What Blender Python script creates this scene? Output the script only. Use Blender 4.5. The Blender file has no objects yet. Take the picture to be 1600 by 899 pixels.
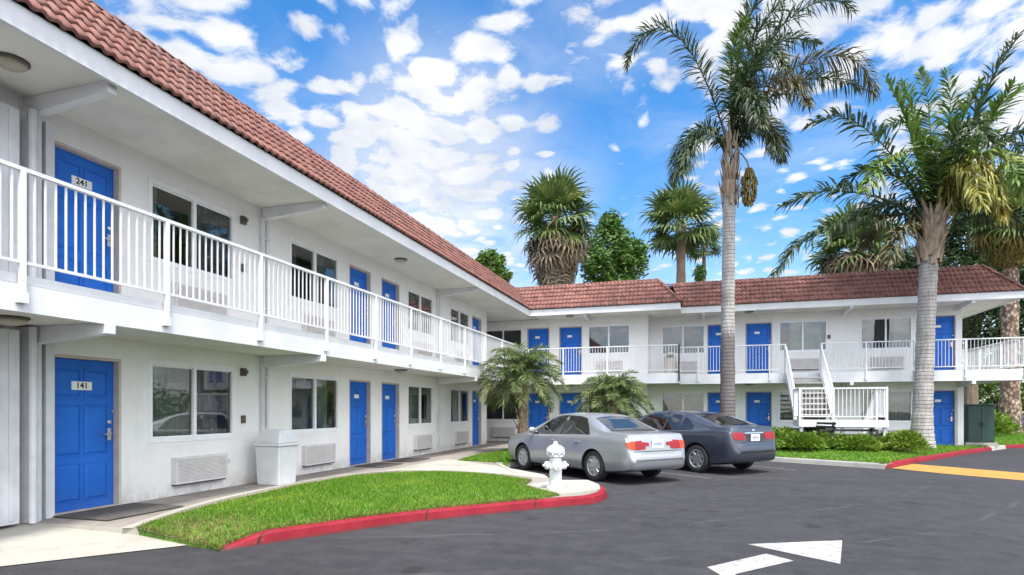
import bpy, bmesh, math, random
import numpy as np
from mathutils import Vector, Matrix, Euler, Quaternion, bvhtree
random.seed(7); rng = np.random.default_rng(7)
R = math.radians; PI = math.pi
scene = bpy.context.scene
COL = scene.collection

# ---------------------------------------------------------------- camera, sky, sun, exposure
CAM_Z = 1.49                       # asphalt is z = 0, walkway 0.12
YAW = R(17.15)
cs, sn = math.cos(YAW), math.sin(YAW)
cam_d = bpy.data.cameras.new('camera'); cam = bpy.data.objects.new('camera', cam_d); COL.objects.link(cam)
cam.location = (0, 0, CAM_Z); cam.rotation_euler = (R(90), 0, YAW)
cam_d.sensor_width = 36; cam_d.lens = 36*930/1600; cam_d.shift_y = 0.119
cam_d.clip_start = 0.05; cam_d.clip_end = 2000
scene.camera = cam

SUN_DIR = Vector((0.34, -0.56, 1.34)).normalized()
sun_d = bpy.data.lights.new('sun', 'SUN'); sun = bpy.data.objects.new('sun', sun_d); COL.objects.link(sun)
sun_d.energy = 2.0; sun_d.angle = R(8.0); sun_d.color = (1.0, 0.95, 0.87)
sun.rotation_euler = SUN_DIR.to_track_quat('Z', 'Y').to_euler(); sun.location = (20, -25, 50)

world = bpy.data.worlds.new('World'); scene.world = world; world.use_nodes = True
scene.view_settings.view_transform = 'Standard'; scene.view_settings.look = 'None'
scene.view_settings.gamma = 1.0; scene.view_settings.use_curve_mapping = False
scene.view_settings.exposure = 1.5

class NT:
    """small helper to wire shader nodes"""
    def __init__(s, tree): s.t = tree; s.n = tree.nodes; s.l = tree.links
    def new(s, typ, **kw):
        nd = s.n.new(typ)
        for k, v in kw.items():
            if k.startswith('i_'):
                key = k[2:]
                key = int(key) if key.isdigit() else key.replace('_', ' ')
                s.set(nd.inputs[key], v)
            else: setattr(nd, k, v)
        return nd
    def set(s, sock, v):
        if hasattr(v, 'is_output') and v.is_output: s.l.new(v, sock)
        elif isinstance(v, bpy.types.Node): s.l.new(v.outputs[0], sock)
        else: sock.default_value = v
    def math(s, op, a, b=0.0, c=None, clamp=False):
        nd = s.n.new('ShaderNodeMath'); nd.operation = op; nd.use_clamp = clamp
        s.set(nd.inputs[0], a); s.set(nd.inputs[1], b)
        if c is not None: s.set(nd.inputs[2], c)
        return nd.outputs[0]
    def vmath(s, op, a, b=(0, 0, 0)):
        nd = s.n.new('ShaderNodeVectorMath'); nd.operation = op
        s.set(nd.inputs[0], a)
        if op == 'SCALE': s.set(nd.inputs['Scale'], b)
        else: s.set(nd.inputs[1], b)
        return nd.outputs['Value'] if op in ('LENGTH', 'DOT_PRODUCT', 'DISTANCE') else nd.outputs[0]
    def noise(s, vec, scale, detail=3, rough=0.5, dist=0.0):
        nd = s.n.new('ShaderNodeTexNoise'); nd.inputs['Scale'].default_value = scale
        nd.inputs['Detail'].default_value = detail; nd.inputs['Roughness'].default_value = rough
        nd.inputs['Distortion'].default_value = dist
        if vec is not None: s.set(nd.inputs['Vector'], vec)
        return nd.outputs['Fac']
    def ramp(s, fac, stops):
        nd = s.n.new('ShaderNodeValToRGB'); s.set(nd.inputs[0], fac)
        e = nd.color_ramp.elements
        while len(e) < len(stops): e.new(0.5)
        for i, (p, c) in enumerate(stops):
            e[i].position = p; e[i].color = c if len(c) == 4 else (*c, 1)
        return nd.outputs[0]
    def maprange(s, v, a, b, c=0.0, d=1.0, smooth=True):
        nd = s.n.new('ShaderNodeMapRange'); nd.interpolation_type = 'SMOOTHSTEP' if smooth else 'LINEAR'
        s.set(nd.inputs[0], v)
        for i, x in enumerate((a, b, c, d)): nd.inputs[i+1].default_value = x
        return nd.outputs[0]
    def mix(s, f, a, b):
        nd = s.n.new('ShaderNodeMix'); nd.data_type = 'RGBA'
        s.set(nd.inputs[0], f)
        for k, v in ((6, a), (7, b)):
            if isinstance(v, (tuple, list)) and len(v) == 3: v = (*v, 1)
            s.set(nd.inputs[k], v)
        return nd.outputs[2]

def build_sky():
    w = NT(world.node_tree)
    for nd in list(w.n): w.n.remove(nd)
    out = w.new('ShaderNodeOutputWorld'); bg = w.new('ShaderNodeBackground')
    sky = w.new('ShaderNodeTexSky', sky_type='NISHITA')
    sky.sun_disc = False; sky.sun_elevation = math.asin(SUN_DIR.z)
    sky.sun_rotation = math.atan2(SUN_DIR.x, SUN_DIR.y)
    sky.air_density = 1.0; sky.dust_density = 0.3; sky.ozone_density = 2.0
    tc = w.new('ShaderNodeTexCoord')
    sep = w.new('ShaderNodeSeparateXYZ'); w.set(sep.inputs[0], tc.outputs['Generated'])
    z = w.math('MAXIMUM', sep.outputs[2], 0.0)
    den = w.math('ADD', z, 0.16)
    comb = w.new('ShaderNodeCombineXYZ')
    w.set(comb.inputs[0], w.math('DIVIDE', sep.outputs[0], den))
    w.set(comb.inputs[1], w.math('DIVIDE', sep.outputs[1], den))
    p = comb.outputs[0]
    # altocumulus: rippled small cells gated by a broad cover map
    warp = w.new('ShaderNodeTexNoise', i_Scale=2.2, i_Detail=3.0); w.set(warp.inputs['Vector'], p)
    pw = w.vmath('ADD', p, w.vmath('SCALE', w.vmath('SUBTRACT', warp.outputs['Color'], (0.5, 0.5, 0.5)), 0.22))
    cover = w.noise(w.vmath('ADD', p, SKY_OFF), 0.95, 2, 0.5)
    vor = w.new('ShaderNodeTexVoronoi', feature='SMOOTH_F1', i_Scale=12.5, i_Smoothness=0.5); w.set(vor.inputs['Vector'], pw)
    cells = w.math('SUBTRACT', 0.62, vor.outputs['Distance'])
    fine = w.noise(pw, 13.0, 8, 0.62, 0.2)
    mid = w.noise(pw, 3.8, 5, 0.55, 0.2)
    dens = w.math('ADD', w.math('MULTIPLY', cells, 0.85), w.math('MULTIPLY', fine, 0.95))
    dens = w.math('ADD', dens, w.math('MULTIPLY', w.math('SUBTRACT', mid, 0.5), 0.55))
    dens = w.math('ADD', dens, w.math('MULTIPLY', w.math('SUBTRACT', cover, 0.5), 0.55))
    # cloud patches and gaps; unseen patches behind the camera added to light the walls
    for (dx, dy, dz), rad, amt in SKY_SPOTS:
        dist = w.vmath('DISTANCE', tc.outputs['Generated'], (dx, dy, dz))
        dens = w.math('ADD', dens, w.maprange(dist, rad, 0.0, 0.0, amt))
    a1 = w.maprange(dens, SKY_LO, SKY_LO+0.34)
    veil = w.maprange(w.noise(pw, 1.6, 6, 0.62, 0.6), 0.36, 0.8, 0.03, 0.42)
    low = w.maprange(sep.outputs[2], 0.30, 0.0, 0.0, 0.65)
    bank = w.math('MULTIPLY', w.maprange(w.vmath('DISTANCE', tc.outputs['Generated'], dirn(690, 335)), 0.34, 0.05, 0.0, 1.0), w.maprange(w.noise(pw, 2.2, 6, 0.6), 0.25, 0.6, 0.15, 0.85))
    a1 = w.math('MAXIMUM', a1, bank)
    cov = w.math('MAXIMUM', a1, w.math('ADD', veil, low, clamp=True))
    shade = w.noise(pw, 3.0, 5, 0.6)
    ccol = w.mix(w.maprange(shade, 0.35, 0.65), CLOUD_DARK, CLOUD_LIGHT)
    # extra glow added to cloud round the sun, out of view, filling shaded walls
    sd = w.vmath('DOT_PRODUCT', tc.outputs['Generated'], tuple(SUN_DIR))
    ccol = w.vmath('SCALE', ccol, w.maprange(sd, 0.12, 0.92, 1.0, FILL_LOBE))
    hs = w.new('ShaderNodeHueSaturation'); hs.inputs['Saturation'].default_value = SKY_SAT; hs.inputs['Value'].default_value = SKY_VAL
    w.set(hs.inputs['Color'], sky.outputs[0])
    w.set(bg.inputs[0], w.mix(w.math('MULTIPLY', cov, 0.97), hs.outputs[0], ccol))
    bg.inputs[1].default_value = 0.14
    w.l.new(bg.outputs[0], out.inputs[0])

def ray(u, v):
    xc = (u-800)/930; zc = (640-v)/930
    return Vector((-sn+xc*cs, cs+xc*sn, zc))
def at(u, v, d): return Vector((0, 0, CAM_Z)) + ray(u, v)*d
def ground(u, v, z=0.0):
    r = ray(u, v); return Vector((0, 0, CAM_Z)) + r*((z-CAM_Z)/r.z)
def x_on(u, Y):                     # x where the sight line of column u meets the facade y = Y
    r = ray(u, 640); return r.x/r.y*Y
def dirn(u, v): return tuple(ray(u, v).normalized())

SKY_OFF = (3.1, 1.7, 0.0); SKY_LO = 0.545
CLOUD_DARK = (2.0, 2.1, 2.3); CLOUD_LIGHT = (2.75, 2.77, 2.8); SKY_SAT = 1.40; SKY_VAL = 0.66; FILL_LOBE = 3.7
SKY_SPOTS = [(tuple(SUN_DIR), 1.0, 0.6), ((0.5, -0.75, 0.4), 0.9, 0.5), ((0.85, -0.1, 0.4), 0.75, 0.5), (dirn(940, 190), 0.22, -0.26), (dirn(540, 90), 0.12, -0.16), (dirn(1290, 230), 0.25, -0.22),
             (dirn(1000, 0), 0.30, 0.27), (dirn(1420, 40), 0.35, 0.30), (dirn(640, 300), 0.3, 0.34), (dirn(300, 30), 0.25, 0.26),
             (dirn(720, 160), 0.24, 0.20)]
build_sky()

# ---------------------------------------------------------------- materials
MATS = {}
def mat(name):
    m = bpy.data.materials.new(name); m.use_nodes = True
    t = NT(m.node_tree); b = m.node_tree.nodes['Principled BSDF']
    MATS[name] = m
    return m, t, b
def bump(t, b, h, strength=0.3, dist=0.01):
    bp = t.new('ShaderNodeBump', i_Strength=strength, i_Distance=dist); t.set(bp.inputs['Height'], h)
    t.l.new(bp.outputs[0], b.inputs['Normal'])
def objco(t): return t.new('ShaderNodeTexCoord').outputs['Object']
def wpos(t): return t.new('ShaderNodeNewGeometry').outputs['Position']
def simple(name, col, rough=0.6, metal=0.0, var=0.12, scale=6.0, bmp=0.0, bscale=60.0, spec=0.5):
    m, t, b = mat(name)
    p = wpos(t)
    n = t.noise(p, scale, 5, 0.6)
    lo = tuple(c*(1-var) for c in col); hi = tuple(min(1, c*(1+var)) for c in col)
    t.set(b.inputs['Base Color'], t.mix(t.maprange(n, 0.3, 0.7), lo, hi))
    b.inputs['Roughness'].default_value = rough; b.inputs['Metallic'].default_value = metal
    b.inputs['Specular IOR Level'].default_value = spec
    if bmp: bump(t, b, t.noise(p, bscale, 4, 0.6), bmp, 0.01)
    return m

def stucco():
    m, t, b = mat('white stucco'); p = wpos(t)
    n = t.noise(p, 1.3, 6, 0.65)
    sc = t.new('ShaderNodeMapping'); sc.inputs['Scale'].default_value = (3.0, 3.0, 0.35); t.set(sc.inputs[0], p)
    streak = t.noise(sc.outputs[0], 2.0, 5, 0.6)
    c = t.mix(t.maprange(n, 0.3, 0.7), (0.785, 0.778, 0.768), (0.85, 0.843, 0.832))
    c = t.mix(t.maprange(streak, 0.54, 0.8, 0, 0.3), c, (0.58, 0.555, 0.52))
    c = t.mix(t.maprange(t.noise(p, 7, 6, .7), 0.58, 0.8, 0, 0.3), c, (0.58, 0.56, 0.53))
    sep = t.new('ShaderNodeSeparateXYZ'); t.set(sep.inputs[0], p)
    dirt = t.math('MULTIPLY', t.maprange(sep.outputs[2], 0.45, 0.12), t.maprange(t.noise(p, 5, 5, .6), 0.35, 0.65, 0.1, 0.7))
    c = t.mix(dirt, c, (0.50, 0.46, 0.41))
    t.set(b.inputs['Base Color'], c); b.inputs['Roughness'].default_value = 0.9
    bump(t, b, t.noise(p, 55, 4, 0.7), 0.8, 0.014)
stucco()
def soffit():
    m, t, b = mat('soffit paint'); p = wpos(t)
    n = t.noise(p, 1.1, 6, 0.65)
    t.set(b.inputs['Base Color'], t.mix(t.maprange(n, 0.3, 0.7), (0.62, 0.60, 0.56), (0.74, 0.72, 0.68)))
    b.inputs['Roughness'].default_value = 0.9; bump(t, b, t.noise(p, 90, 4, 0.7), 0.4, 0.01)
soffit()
def white_paint():
    m, t, b = mat('white paint'); p = wpos(t)
    n = t.noise(p, 2.2, 6, 0.65); g = t.noise(p, 14, 6, 0.7)
    c = t.mix(t.maprange(n, 0.3, 0.7), (0.62, 0.63, 0.65), (0.71, 0.715, 0.73))
    c = t.mix(t.maprange(g, 0.62, 0.85, 0, 0.4), c, (0.52, 0.49, 0.45))
    t.set(b.inputs['Base Color'], c); b.inputs['Roughness'].default_value = 0.55
white_paint()
def blue_door():
    m, t, b = mat('blue door paint'); p = wpos(t)
    n = t.noise(p, 1.6, 6, 0.65)
    c = t.mix(t.maprange(n, 0.3, 0.7), (0.014, 0.120, 0.49), (0.019, 0.150, 0.60))
    c = t.mix(t.maprange(t.noise(p, 22, 6, .7), 0.64, 0.8, 0, 0.35), c, (0.03, 0.15, 0.50))
    so = t.new('ShaderNodeSeparateXYZ'); t.set(so.inputs[0], t.new('ShaderNodeTexCoord').outputs['Object'])
    low = t.math('MULTIPLY', t.maprange(so.outputs[2], 0.38, 0.0), t.maprange(t.noise(p, 9, 6, .7), 0.4, 0.65, 0.05, 0.6))
    c = t.mix(low, c, (0.06, 0.12, 0.32))
    hd = t.vmath('DISTANCE', t.new('ShaderNodeTexCoord').outputs['Object'], (0.34, 0, 1.0))
    c = t.mix(t.math('MULTIPLY', t.maprange(hd, 0.28, 0.05), t.maprange(t.noise(p, 20, 5, .7), 0.4, 0.65, 0.1, 0.6)), c, (0.02, 0.07, 0.26))
    t.set(b.inputs['Base Color'], c); b.inputs['Roughness'].default_value = 0.5; b.inputs['Specular IOR Level'].default_value = 0.25
blue_door()
def asphalt():
    m, t, b = mat('asphalt'); p = wpos(t)
    big = t.noise(p, 0.35, 5, 0.6); mid = t.noise(p, 3.0, 6, 0.7); fine = t.noise(p, 120, 3, 0.7); agg = t.noise(p, 45, 2, 0.5)
    c = t.mix(t.maprange(big, 0.3, 0.7), (0.022, 0.022, 0.0265), (0.036, 0.036, 0.0415))
    c = t.mix(t.maprange(mid, 0.35, 0.75, 0, 0.8), c, (0.050, 0.049, 0.053))
    c = t.mix(t.maprange(t.noise(p, 9.0, 7, 0.75), 0.50, 0.72, 0, 0.7), c, (0.020, 0.020, 0.023))
    c = t.mix(t.maprange(fine, 0.55, 0.8, 0, 0.6), c, (0.10, 0.10, 0.10))
    c = t.mix(t.maprange(agg, 0.62, 0.75, 0, 0.5), c, (0.018, 0.018, 0.019))
    # tyre wear sweeping round the drive
    sm = t.new('ShaderNodeMapping'); sm.inputs['Scale'].default_value = (0.22, 2.2, 1); sm.inputs['Rotation'].default_value = (0, 0, R(20)); t.set(sm.inputs[0], p)
    sw = t.noise(sm.outputs[0], 1.0, 4, 0.6, 0.5)
    c = t.mix(t.maprange(sw, 0.5, 0.8, 0, 0.4), c, (0.068, 0.068, 0.073))
    c = t.mix(t.maprange(t.noise(p, 320, 2, 0.5), 0.60, 0.72, 0, 0.7), c, (0.13, 0.13, 0.13))
    st = t.noise(p, 1.7, 2, 0.4)
    c = t.mix(t.maprange(st, 0.66, 0.73, 0, 0.55), c, (0.013, 0.013, 0.014))
    # pale scuffed arcs where cars swing round, and thin hairline cracks
    arc = t.vmath('LENGTH', t.vmath('SUBTRACT', p, (-9.0, 20.0, 0.0)))
    ab = t.noise(t.vmath('SCALE', p, 0.3), 1.0, 4, 0.6)
    wv = t.math('FRACT', t.math('MULTIPLY', t.math('ADD', arc, ab), 0.62))
    lines = t.math('MULTIPLY', t.maprange(t.math('ABSOLUTE', t.math('SUBTRACT', wv, 0.5)), 0.045, 0.0), t.maprange(t.noise(p, 0.55, 3, 0.6), 0.48, 0.62))
    c = t.mix(t.math('MULTIPLY', lines, 0.42), c, (0.085, 0.085, 0.09))
    t.set(b.inputs['Base Color'], c); b.inputs['Roughness'].default_value = 0.85; b.inputs['Specular IOR Level'].default_value = 0.25
    bump(t, b, t.math('ADD', fine, agg), 0.55, 0.01)
asphalt()
def concrete(name, c0, c1, joint=None):
    m, t, b = mat(name); p = wpos(t)
    n = t.noise(p, 0.9, 6, 0.65); f = t.noise(p, 40, 4, 0.7)
    c = t.mix(t.maprange(n, 0.3, 0.7), c0, c1)
    c = t.mix(t.maprange(t.noise(p, 3.2, 5, .6), 0.56, 0.75, 0, 0.45), c, tuple(x*0.6 for x in c0))
    c = t.mix(t.maprange(f, 0.55, 0.8, 0, 0.3), c, tuple(x*0.7 for x in c0))
    if joint:
        sep = t.new('ShaderNodeSeparateXYZ'); t.set(sep.inputs[0], p)
        fr = t.math('FRACT', t.math('DIVIDE', sep.outputs[1], joint))
        c = t.mix(t.math('LESS_THAN', fr, 0.012), c, tuple(x*0.4 for x in c0))
    t.set(b.inputs['Base Color'], c); b.inputs['Roughness'].default_value = 0.88
    bump(t, b, f, 0.3, 0.008)
concrete('walkway concrete', (0.20, 0.175, 0.155), (0.28, 0.25, 0.225), 1.5)
concrete('pale concrete', (0.30, 0.285, 0.25), (0.38, 0.365, 0.325))
concrete('grey kerb concrete', (0.25, 0.245, 0.23), (0.34, 0.33, 0.31))
def red_kerb():
    m, t, b = mat('red kerb paint'); p = wpos(t)
    n = t.noise(p, 3, 6, 0.65); w_ = t.noise(p, 16, 7, 0.75)
    c = t.mix(t.maprange(n, 0.3, 0.7), (0.185, 0.010, 0.020), (0.25, 0.017, 0.029))
    c = t.mix(t.maprange(w_, 0.58, 0.72, 0, 0.8), c, (0.17, 0.11, 0.10))
    sp = t.new('ShaderNodeSeparateXYZ'); t.set(sp.inputs[0], p)
    c = t.mix(t.math('LESS_THAN', t.math('FRACT', t.math('DIVIDE', sp.outputs[0], 1.15)), 0.016), c, (0.06, 0.02, 0.02))
    c = t.mix(t.math('MULTIPLY', t.maprange(sp.outputs[2], 0.05, 0.0), 0.7), c, (0.07, 0.03, 0.03))
    t.set(b.inputs['Base Color'], c); b.inputs['Roughness'].default_value = 0.7; b.inputs['Specular IOR Level'].default_value = 0.2; bump(t, b, w_, 0.3, 0.01)
red_kerb()
def worn_paint(name, col):
    m, t, b = mat(name); p = wpos(t)
    w_ = t.noise(p, 9, 8, 0.78); f = t.noise(p, 70, 4, 0.7)
    c = t.mix(t.maprange(t.noise(p, 2, 4, .6), 0.3, 0.7), tuple(x*0.8 for x in col), col)
    c = t.mix(t.maprange(t.math('ADD', t.math('MULTIPLY', w_, .7), t.math('MULTIPLY', f, .3)), 0.47, 0.64, 0, 0.8), c, (0.085, 0.085, 0.09))
    t.set(b.inputs['Base Color'], c); b.inputs['Roughness'].default_value = 0.75; bump(t, b, f, 0.3, 0.006)
worn_paint('white road paint', (0.40, 0.395, 0.38)); worn_paint('faded bay paint', (0.12, 0.12, 0.12)); worn_paint('yellow road paint', (0.50, 0.235, 0.03))
def tile_mat():
    m, t, b = mat('terracotta roof tile'); p = wpos(t)
    isl = t.new('ShaderNodeNewGeometry').outputs['Random Per Island']
    vc = t.new('ShaderNodeTexVoronoi', i_Scale=5.0); t.set(vc.inputs['Vector'], p)
    sep = t.new('ShaderNodeSeparateColor'); t.set(sep.inputs[0], vc.outputs['Color'])
    c = t.mix(sep.outputs[0], (0.125, 0.049, 0.039), (0.225, 0.092, 0.070))
    c = t.mix(t.maprange(sep.outputs[1], 0.78, 0.95, 0, 0.6), c, (0.085, 0.036, 0.034))
    c = t.mix(t.maprange(sep.outputs[2], 0.8, 0.97, 0, 0.5), c, (0.28, 0.15, 0.115))
    c = t.mix(t.maprange(t.noise(p, 1.2, 6, .65), 0.35, 0.7, 0, 0.4), c, (0.20, 0.085, 0.074))
    c = t.mix(t.maprange(t.noise(p, 0.5, 5, .65), 0.52, 0.75, 0, 0.45), c, (0.15, 0.09, 0.08))
    c = t.mix(t.maprange(t.noise(p, 12, 6, .7), 0.58, 0.8, 0, 0.5), c, (0.25, 0.145, 0.12))
    t.set(b.inputs['Base Color'], c); b.inputs['Roughness'].default_value = 0.8
    bump(t, b, t.noise(p, 60, 4, .7), 0.3, 0.01)
tile_mat()
def leaf_mat(name, dark, light, tip=None, trans=0.25, rough=0.5):
    m = bpy.data.materials.new(name); m.use_nodes = True; MATS[name] = m
    t = NT(m.node_tree); b = m.node_tree.nodes['Principled BSDF']; out = m.node_tree.nodes['Material Output']
    g = t.new('ShaderNodeNewGeometry')
    c = t.mix(g.outputs['Random Per Island'], dark, light)
    if tip: c = t.mix(t.maprange(t.noise(g.outputs['Position'], 0.9, 4, .6), 0.5, 0.72, 0, 0.85), c, tip)
    t.set(b.inputs['Base Color'], c); b.inputs['Roughness'].default_value = rough; b.inputs['Specular IOR Level'].default_value = 0.35
    tr = t.new('ShaderNodeBsdfTranslucent'); t.set(tr.inputs[0], c)
    mx = t.new('ShaderNodeMixShader'); mx.inputs[0].default_value = trans
    t.l.new(b.outputs[0], mx.inputs[1]); t.l.new(tr.outputs[0], mx.inputs[2]); t.l.new(mx.outputs[0], out.inputs[0])
leaf_mat('queen palm leaf', (0.028, 0.055, 0.022), (0.085, 0.125, 0.055), (0.13, 0.125, 0.065))
leaf_mat('fresh queen palm leaf', (0.05, 0.11, 0.018), (0.16, 0.26, 0.05), (0.24, 0.27, 0.06))
leaf_mat('drying palm leaf', (0.06, 0.065, 0.03), (0.14, 0.125, 0.055), (0.18, 0.12, 0.04))
leaf_mat('blue green palm leaf', (0.04, 0.075, 0.045), (0.11, 0.16, 0.10))
leaf_mat('date palm leaf', (0.07, 0.115, 0.035), (0.22, 0.28, 0.11), (0.29, 0.29, 0.13))
leaf_mat('fan palm leaf', (0.045, 0.09, 0.022), (0.15, 0.21, 0.055), (0.20, 0.215, 0.075))
leaf_mat('dead palm leaf', (0.13, 0.10, 0.065), (0.30, 0.24, 0.165), (0.22, 0.155, 0.09), 0.15, 0.8)
leaf_mat('golden palm leaf', (0.13, 0.10, 0.025), (0.28, 0.21, 0.05), (0.20, 0.11, 0.03))
leaf_mat('yellow palm leaf', (0.16, 0.17, 0.03), (0.36, 0.33, 0.075), (0.40, 0.33, 0.08))
leaf_mat('flower spray', (0.20, 0.19, 0.05), (0.38, 0.34, 0.10), None, 0.3)
leaf_mat('broad leaf', (0.025, 0.072, 0.012), (0.105, 0.20, 0.03), (0.14, 0.21, 0.035))
leaf_mat('bright broad leaf', (0.05, 0.11, 0.015), (0.15, 0.25, 0.04), (0.19, 0.25, 0.05))
leaf_mat('dark broad leaf', (0.012, 0.032, 0.012), (0.045, 0.085, 0.025), (0.06, 0.09, 0.02))
leaf_mat('shrub leaf', (0.06, 0.125, 0.012), (0.20, 0.31, 0.035), (0.26, 0.31, 0.05))
leaf_mat('grass blade', (0.055, 0.155, 0.008), (0.16, 0.32, 0.018), (0.22, 0.33, 0.03), 0.3)
leaf_mat('dry grass blade', (0.17, 0.15, 0.05), (0.28, 0.23, 0.09), None, 0.2)
def lawn_soil():
    m, t, b = mat('turf'); p = wpos(t)
    c = t.mix(t.maprange(t.noise(p, 2.5, 6, .65), 0.3, 0.7), (0.06, 0.14, 0.010), (0.13, 0.24, 0.018))
    c = t.mix(t.maprange(t.noise(p, 30, 4, .7), 0.4, 0.75, 0, 0.7), c, (0.045, 0.075, 0.015))
    t.set(b.inputs['Base Color'], c); b.inputs['Roughness'].default_value = 0.95; bump(t, b, t.noise(p, 60, 4, .7), 0.8, 0.03)
lawn_soil()
simple('planting soil', (0.09, 0.065, 0.045), 0.95, var=0.3, scale=9, bmp=0.7)
def trunk_mat(name, lo, hi, ring=0.12, dirt=(0.10, 0.085, 0.07), low=None):
    m, t, b = mat(name); p = wpos(t)
    sep = t.new('ShaderNodeSeparateXYZ'); t.set(sep.inputs[0], p)
    zz = t.math('ADD', sep.outputs[2], t.math('MULTIPLY', t.noise(p, 3, 3, .5), 0.06))
    fr = t.math('FRACT', t.math('DIVIDE', zz, ring))
    mp = t.new('ShaderNodeMapping'); mp.inputs['Scale'].default_value = (9, 9, 1.3); t.set(mp.inputs[0], p)
    v = t.noise(mp.outputs[0], 1.6, 6, .65)
    c = t.mix(t.maprange(v, 0.3, 0.7), lo, hi)
    c = t.mix(t.maprange(fr, 0.16, 0.0, 0, 0.7), c, dirt)
    c = t.mix(t.maprange(t.noise(p, 1.1, 4, .6), 0.5, 0.75, 0, 0.5), c, dirt)
    if low:      # darker lower bark of this trunk
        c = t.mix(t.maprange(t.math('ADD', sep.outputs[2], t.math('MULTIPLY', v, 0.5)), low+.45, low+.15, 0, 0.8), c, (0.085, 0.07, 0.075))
    t.set(b.inputs['Base Color'], c); b.inputs['Roughness'].default_value = 0.9
    bump(t, b, t.math('ADD', v, t.maprange(fr, 0.0, 0.2)), 0.6, 0.02)
trunk_mat('grey palm trunk', (0.27, 0.25, 0.235), (0.43, 0.41, 0.39))
trunk_mat('two tone palm trunk', (0.27, 0.25, 0.235), (0.43, 0.41, 0.39), low=3.9)
trunk_mat('brown palm trunk', (0.20, 0.13, 0.085), (0.34, 0.235, 0.16), 0.16)
def scaly():
    m, t, b = mat('scaly palm trunk'); p = wpos(t)
    mp = t.new('ShaderNodeMapping'); mp.inputs['Scale'].default_value = (1, 1, 0.62); t.set(mp.inputs[0], p)
    vo = t.new('ShaderNodeTexVoronoi', i_Scale=7.5); t.set(vo.inputs['Vector'], mp.outputs[0])
    sp = t.new('ShaderNodeSeparateColor'); t.set(sp.inputs[0], vo.outputs['Color'])
    c = t.mix(sp.outputs[0], (0.20, 0.12, 0.08), (0.46, 0.36, 0.28))
    c = t.mix(t.maprange(vo.outputs['Distance'], 0.32, 0.62, 0, 0.9), c, (0.07, 0.04, 0.028))
    t.set(b.inputs['Base Color'], c); b.inputs['Roughness'].default_value = 0.9; bump(t, b, vo.outputs['Distance'], -0.8, 0.05)
scaly()
trunk_mat('bark', (0.10, 0.075, 0.055), (0.2, 0.155, 0.11), 5.0)
trunk_mat('palm boots', (0.24, 0.17, 0.115), (0.44, 0.35, 0.27), 3.0, (0.17, 0.10, 0.06))
def glass(name, tint, refl=1.0):
    m = bpy.data.materials.new(name); m.use_nodes = True; MATS[name] = m
    t = NT(m.node_tree); out = m.node_tree.nodes['Material Output']; m.node_tree.nodes.remove(m.node_tree.nodes['Principled BSDF'])
    tr = t.new('ShaderNodeBsdfTransparent'); tr.inputs[0].default_value = (*tint, 1)
    gl = t.new('ShaderNodeBsdfGlossy'); gl.inputs['Roughness'].default_value = 0.02; gl.inputs[0].default_value = (refl, refl, refl, 1)
    p = wpos(t); bp = t.new('ShaderNodeBump', i_Strength=0.06, i_Distance=0.02); t.set(bp.inputs['Height'], t.noise(p, 1.8, 2, .5)); t.l.new(bp.outputs[0], gl.inputs['Normal'])
    fr = t.new('ShaderNodeFresnel', i_IOR=1.6); 
    mx = t.new('ShaderNodeMixShader'); t.set(mx.inputs[0], t.math('ADD', t.math('MULTIPLY', fr.outputs[0], 1.1), 0.06, clamp=True))
    t.l.new(tr.outputs[0], mx.inputs[1]); t.l.new(gl.outputs[0], mx.inputs[2]); t.l.new(mx.outputs[0], out.inputs[0])
glass('window glass', (0.70, 0.75, 0.73))
glass('car glass', (0.16, 0.22, 0.21))
glass('rear car glass', (0.30, 0.33, 0.33))
simple('white vinyl', (0.80, 0.80, 0.82), 0.4, var=0.04)
simple('room dark', (0.03, 0.03, 0.032), 0.9)
simple('curtain green grey', (0.22, 0.28, 0.22), 0.85, var=0.15, scale=3)
simple('curtain grey', (0.13, 0.14, 0.15), 0.85, var=0.1, scale=3)
simple('jamb paint', (0.52, 0.45, 0.40), 0.7, var=0.1)
simple('conditioner beige', (0.62, 0.595, 0.585), 0.6, var=0.06)
simple('conditioner dark', (0.10, 0.10, 0.105), 0.8)
simple('brushed steel', (0.62, 0.60, 0.56), 0.3, 0.9, var=0.08)
simple('plate white', (0.78, 0.78, 0.76), 0.5, var=0.03)
simple('lettering black', (0.02, 0.02, 0.022), 0.6)
simple('dark fixture', (0.09, 0.075, 0.06), 0.5)
simple('lamp glass', (0.42, 0.38, 0.30), 0.35)
simple('pipe grey', (0.60, 0.61, 0.63), 0.55, var=0.12, scale=2)
simple('mat rubber', (0.075, 0.068, 0.062), 0.95, var=0.25, scale=12, bmp=0.6, bscale=120)
simple('bin white', (0.60, 0.61, 0.63), 0.5, var=0.05)
simple('bin beige', (0.60, 0.54, 0.48), 0.6, var=0.06)
simple('hydrant paint', (0.66, 0.67, 0.70), 0.4, var=0.05, scale=9, bmp=0.15, bscale=30)
simple('black metal', (0.02, 0.02, 0.022), 0.45)
simple('green cabinet', (0.012, 0.045, 0.035), 0.5, var=0.15)
simple('flat roof', (0.25, 0.24, 0.23), 0.95)
simple('tread concrete', (0.42, 0.40, 0.38), 0.85, var=0.1)
def car_paint(name, col, metal=0.6, rough=0.32):
    m, t, b = mat(name)
    fl = t.noise(wpos(t), 900, 1, 0.5)
    t.set(b.inputs['Base Color'], t.mix(fl, tuple(c*0.88 for c in col), tuple(min(1, c*1.1) for c in col)))
    b.inputs['Metallic'].default_value = metal; b.inputs['Roughness'].default_value = rough
    b.inputs['Coat Weight'].default_value = 0.8; b.inputs['Coat Roughness'].default_value = 0.06
car_paint('silver car paint', (0.35, 0.365, 0.39), 0.62, 0.33); car_paint('dark grey car paint', (0.055, 0.066, 0.090), 0.55, 0.28)
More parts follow.
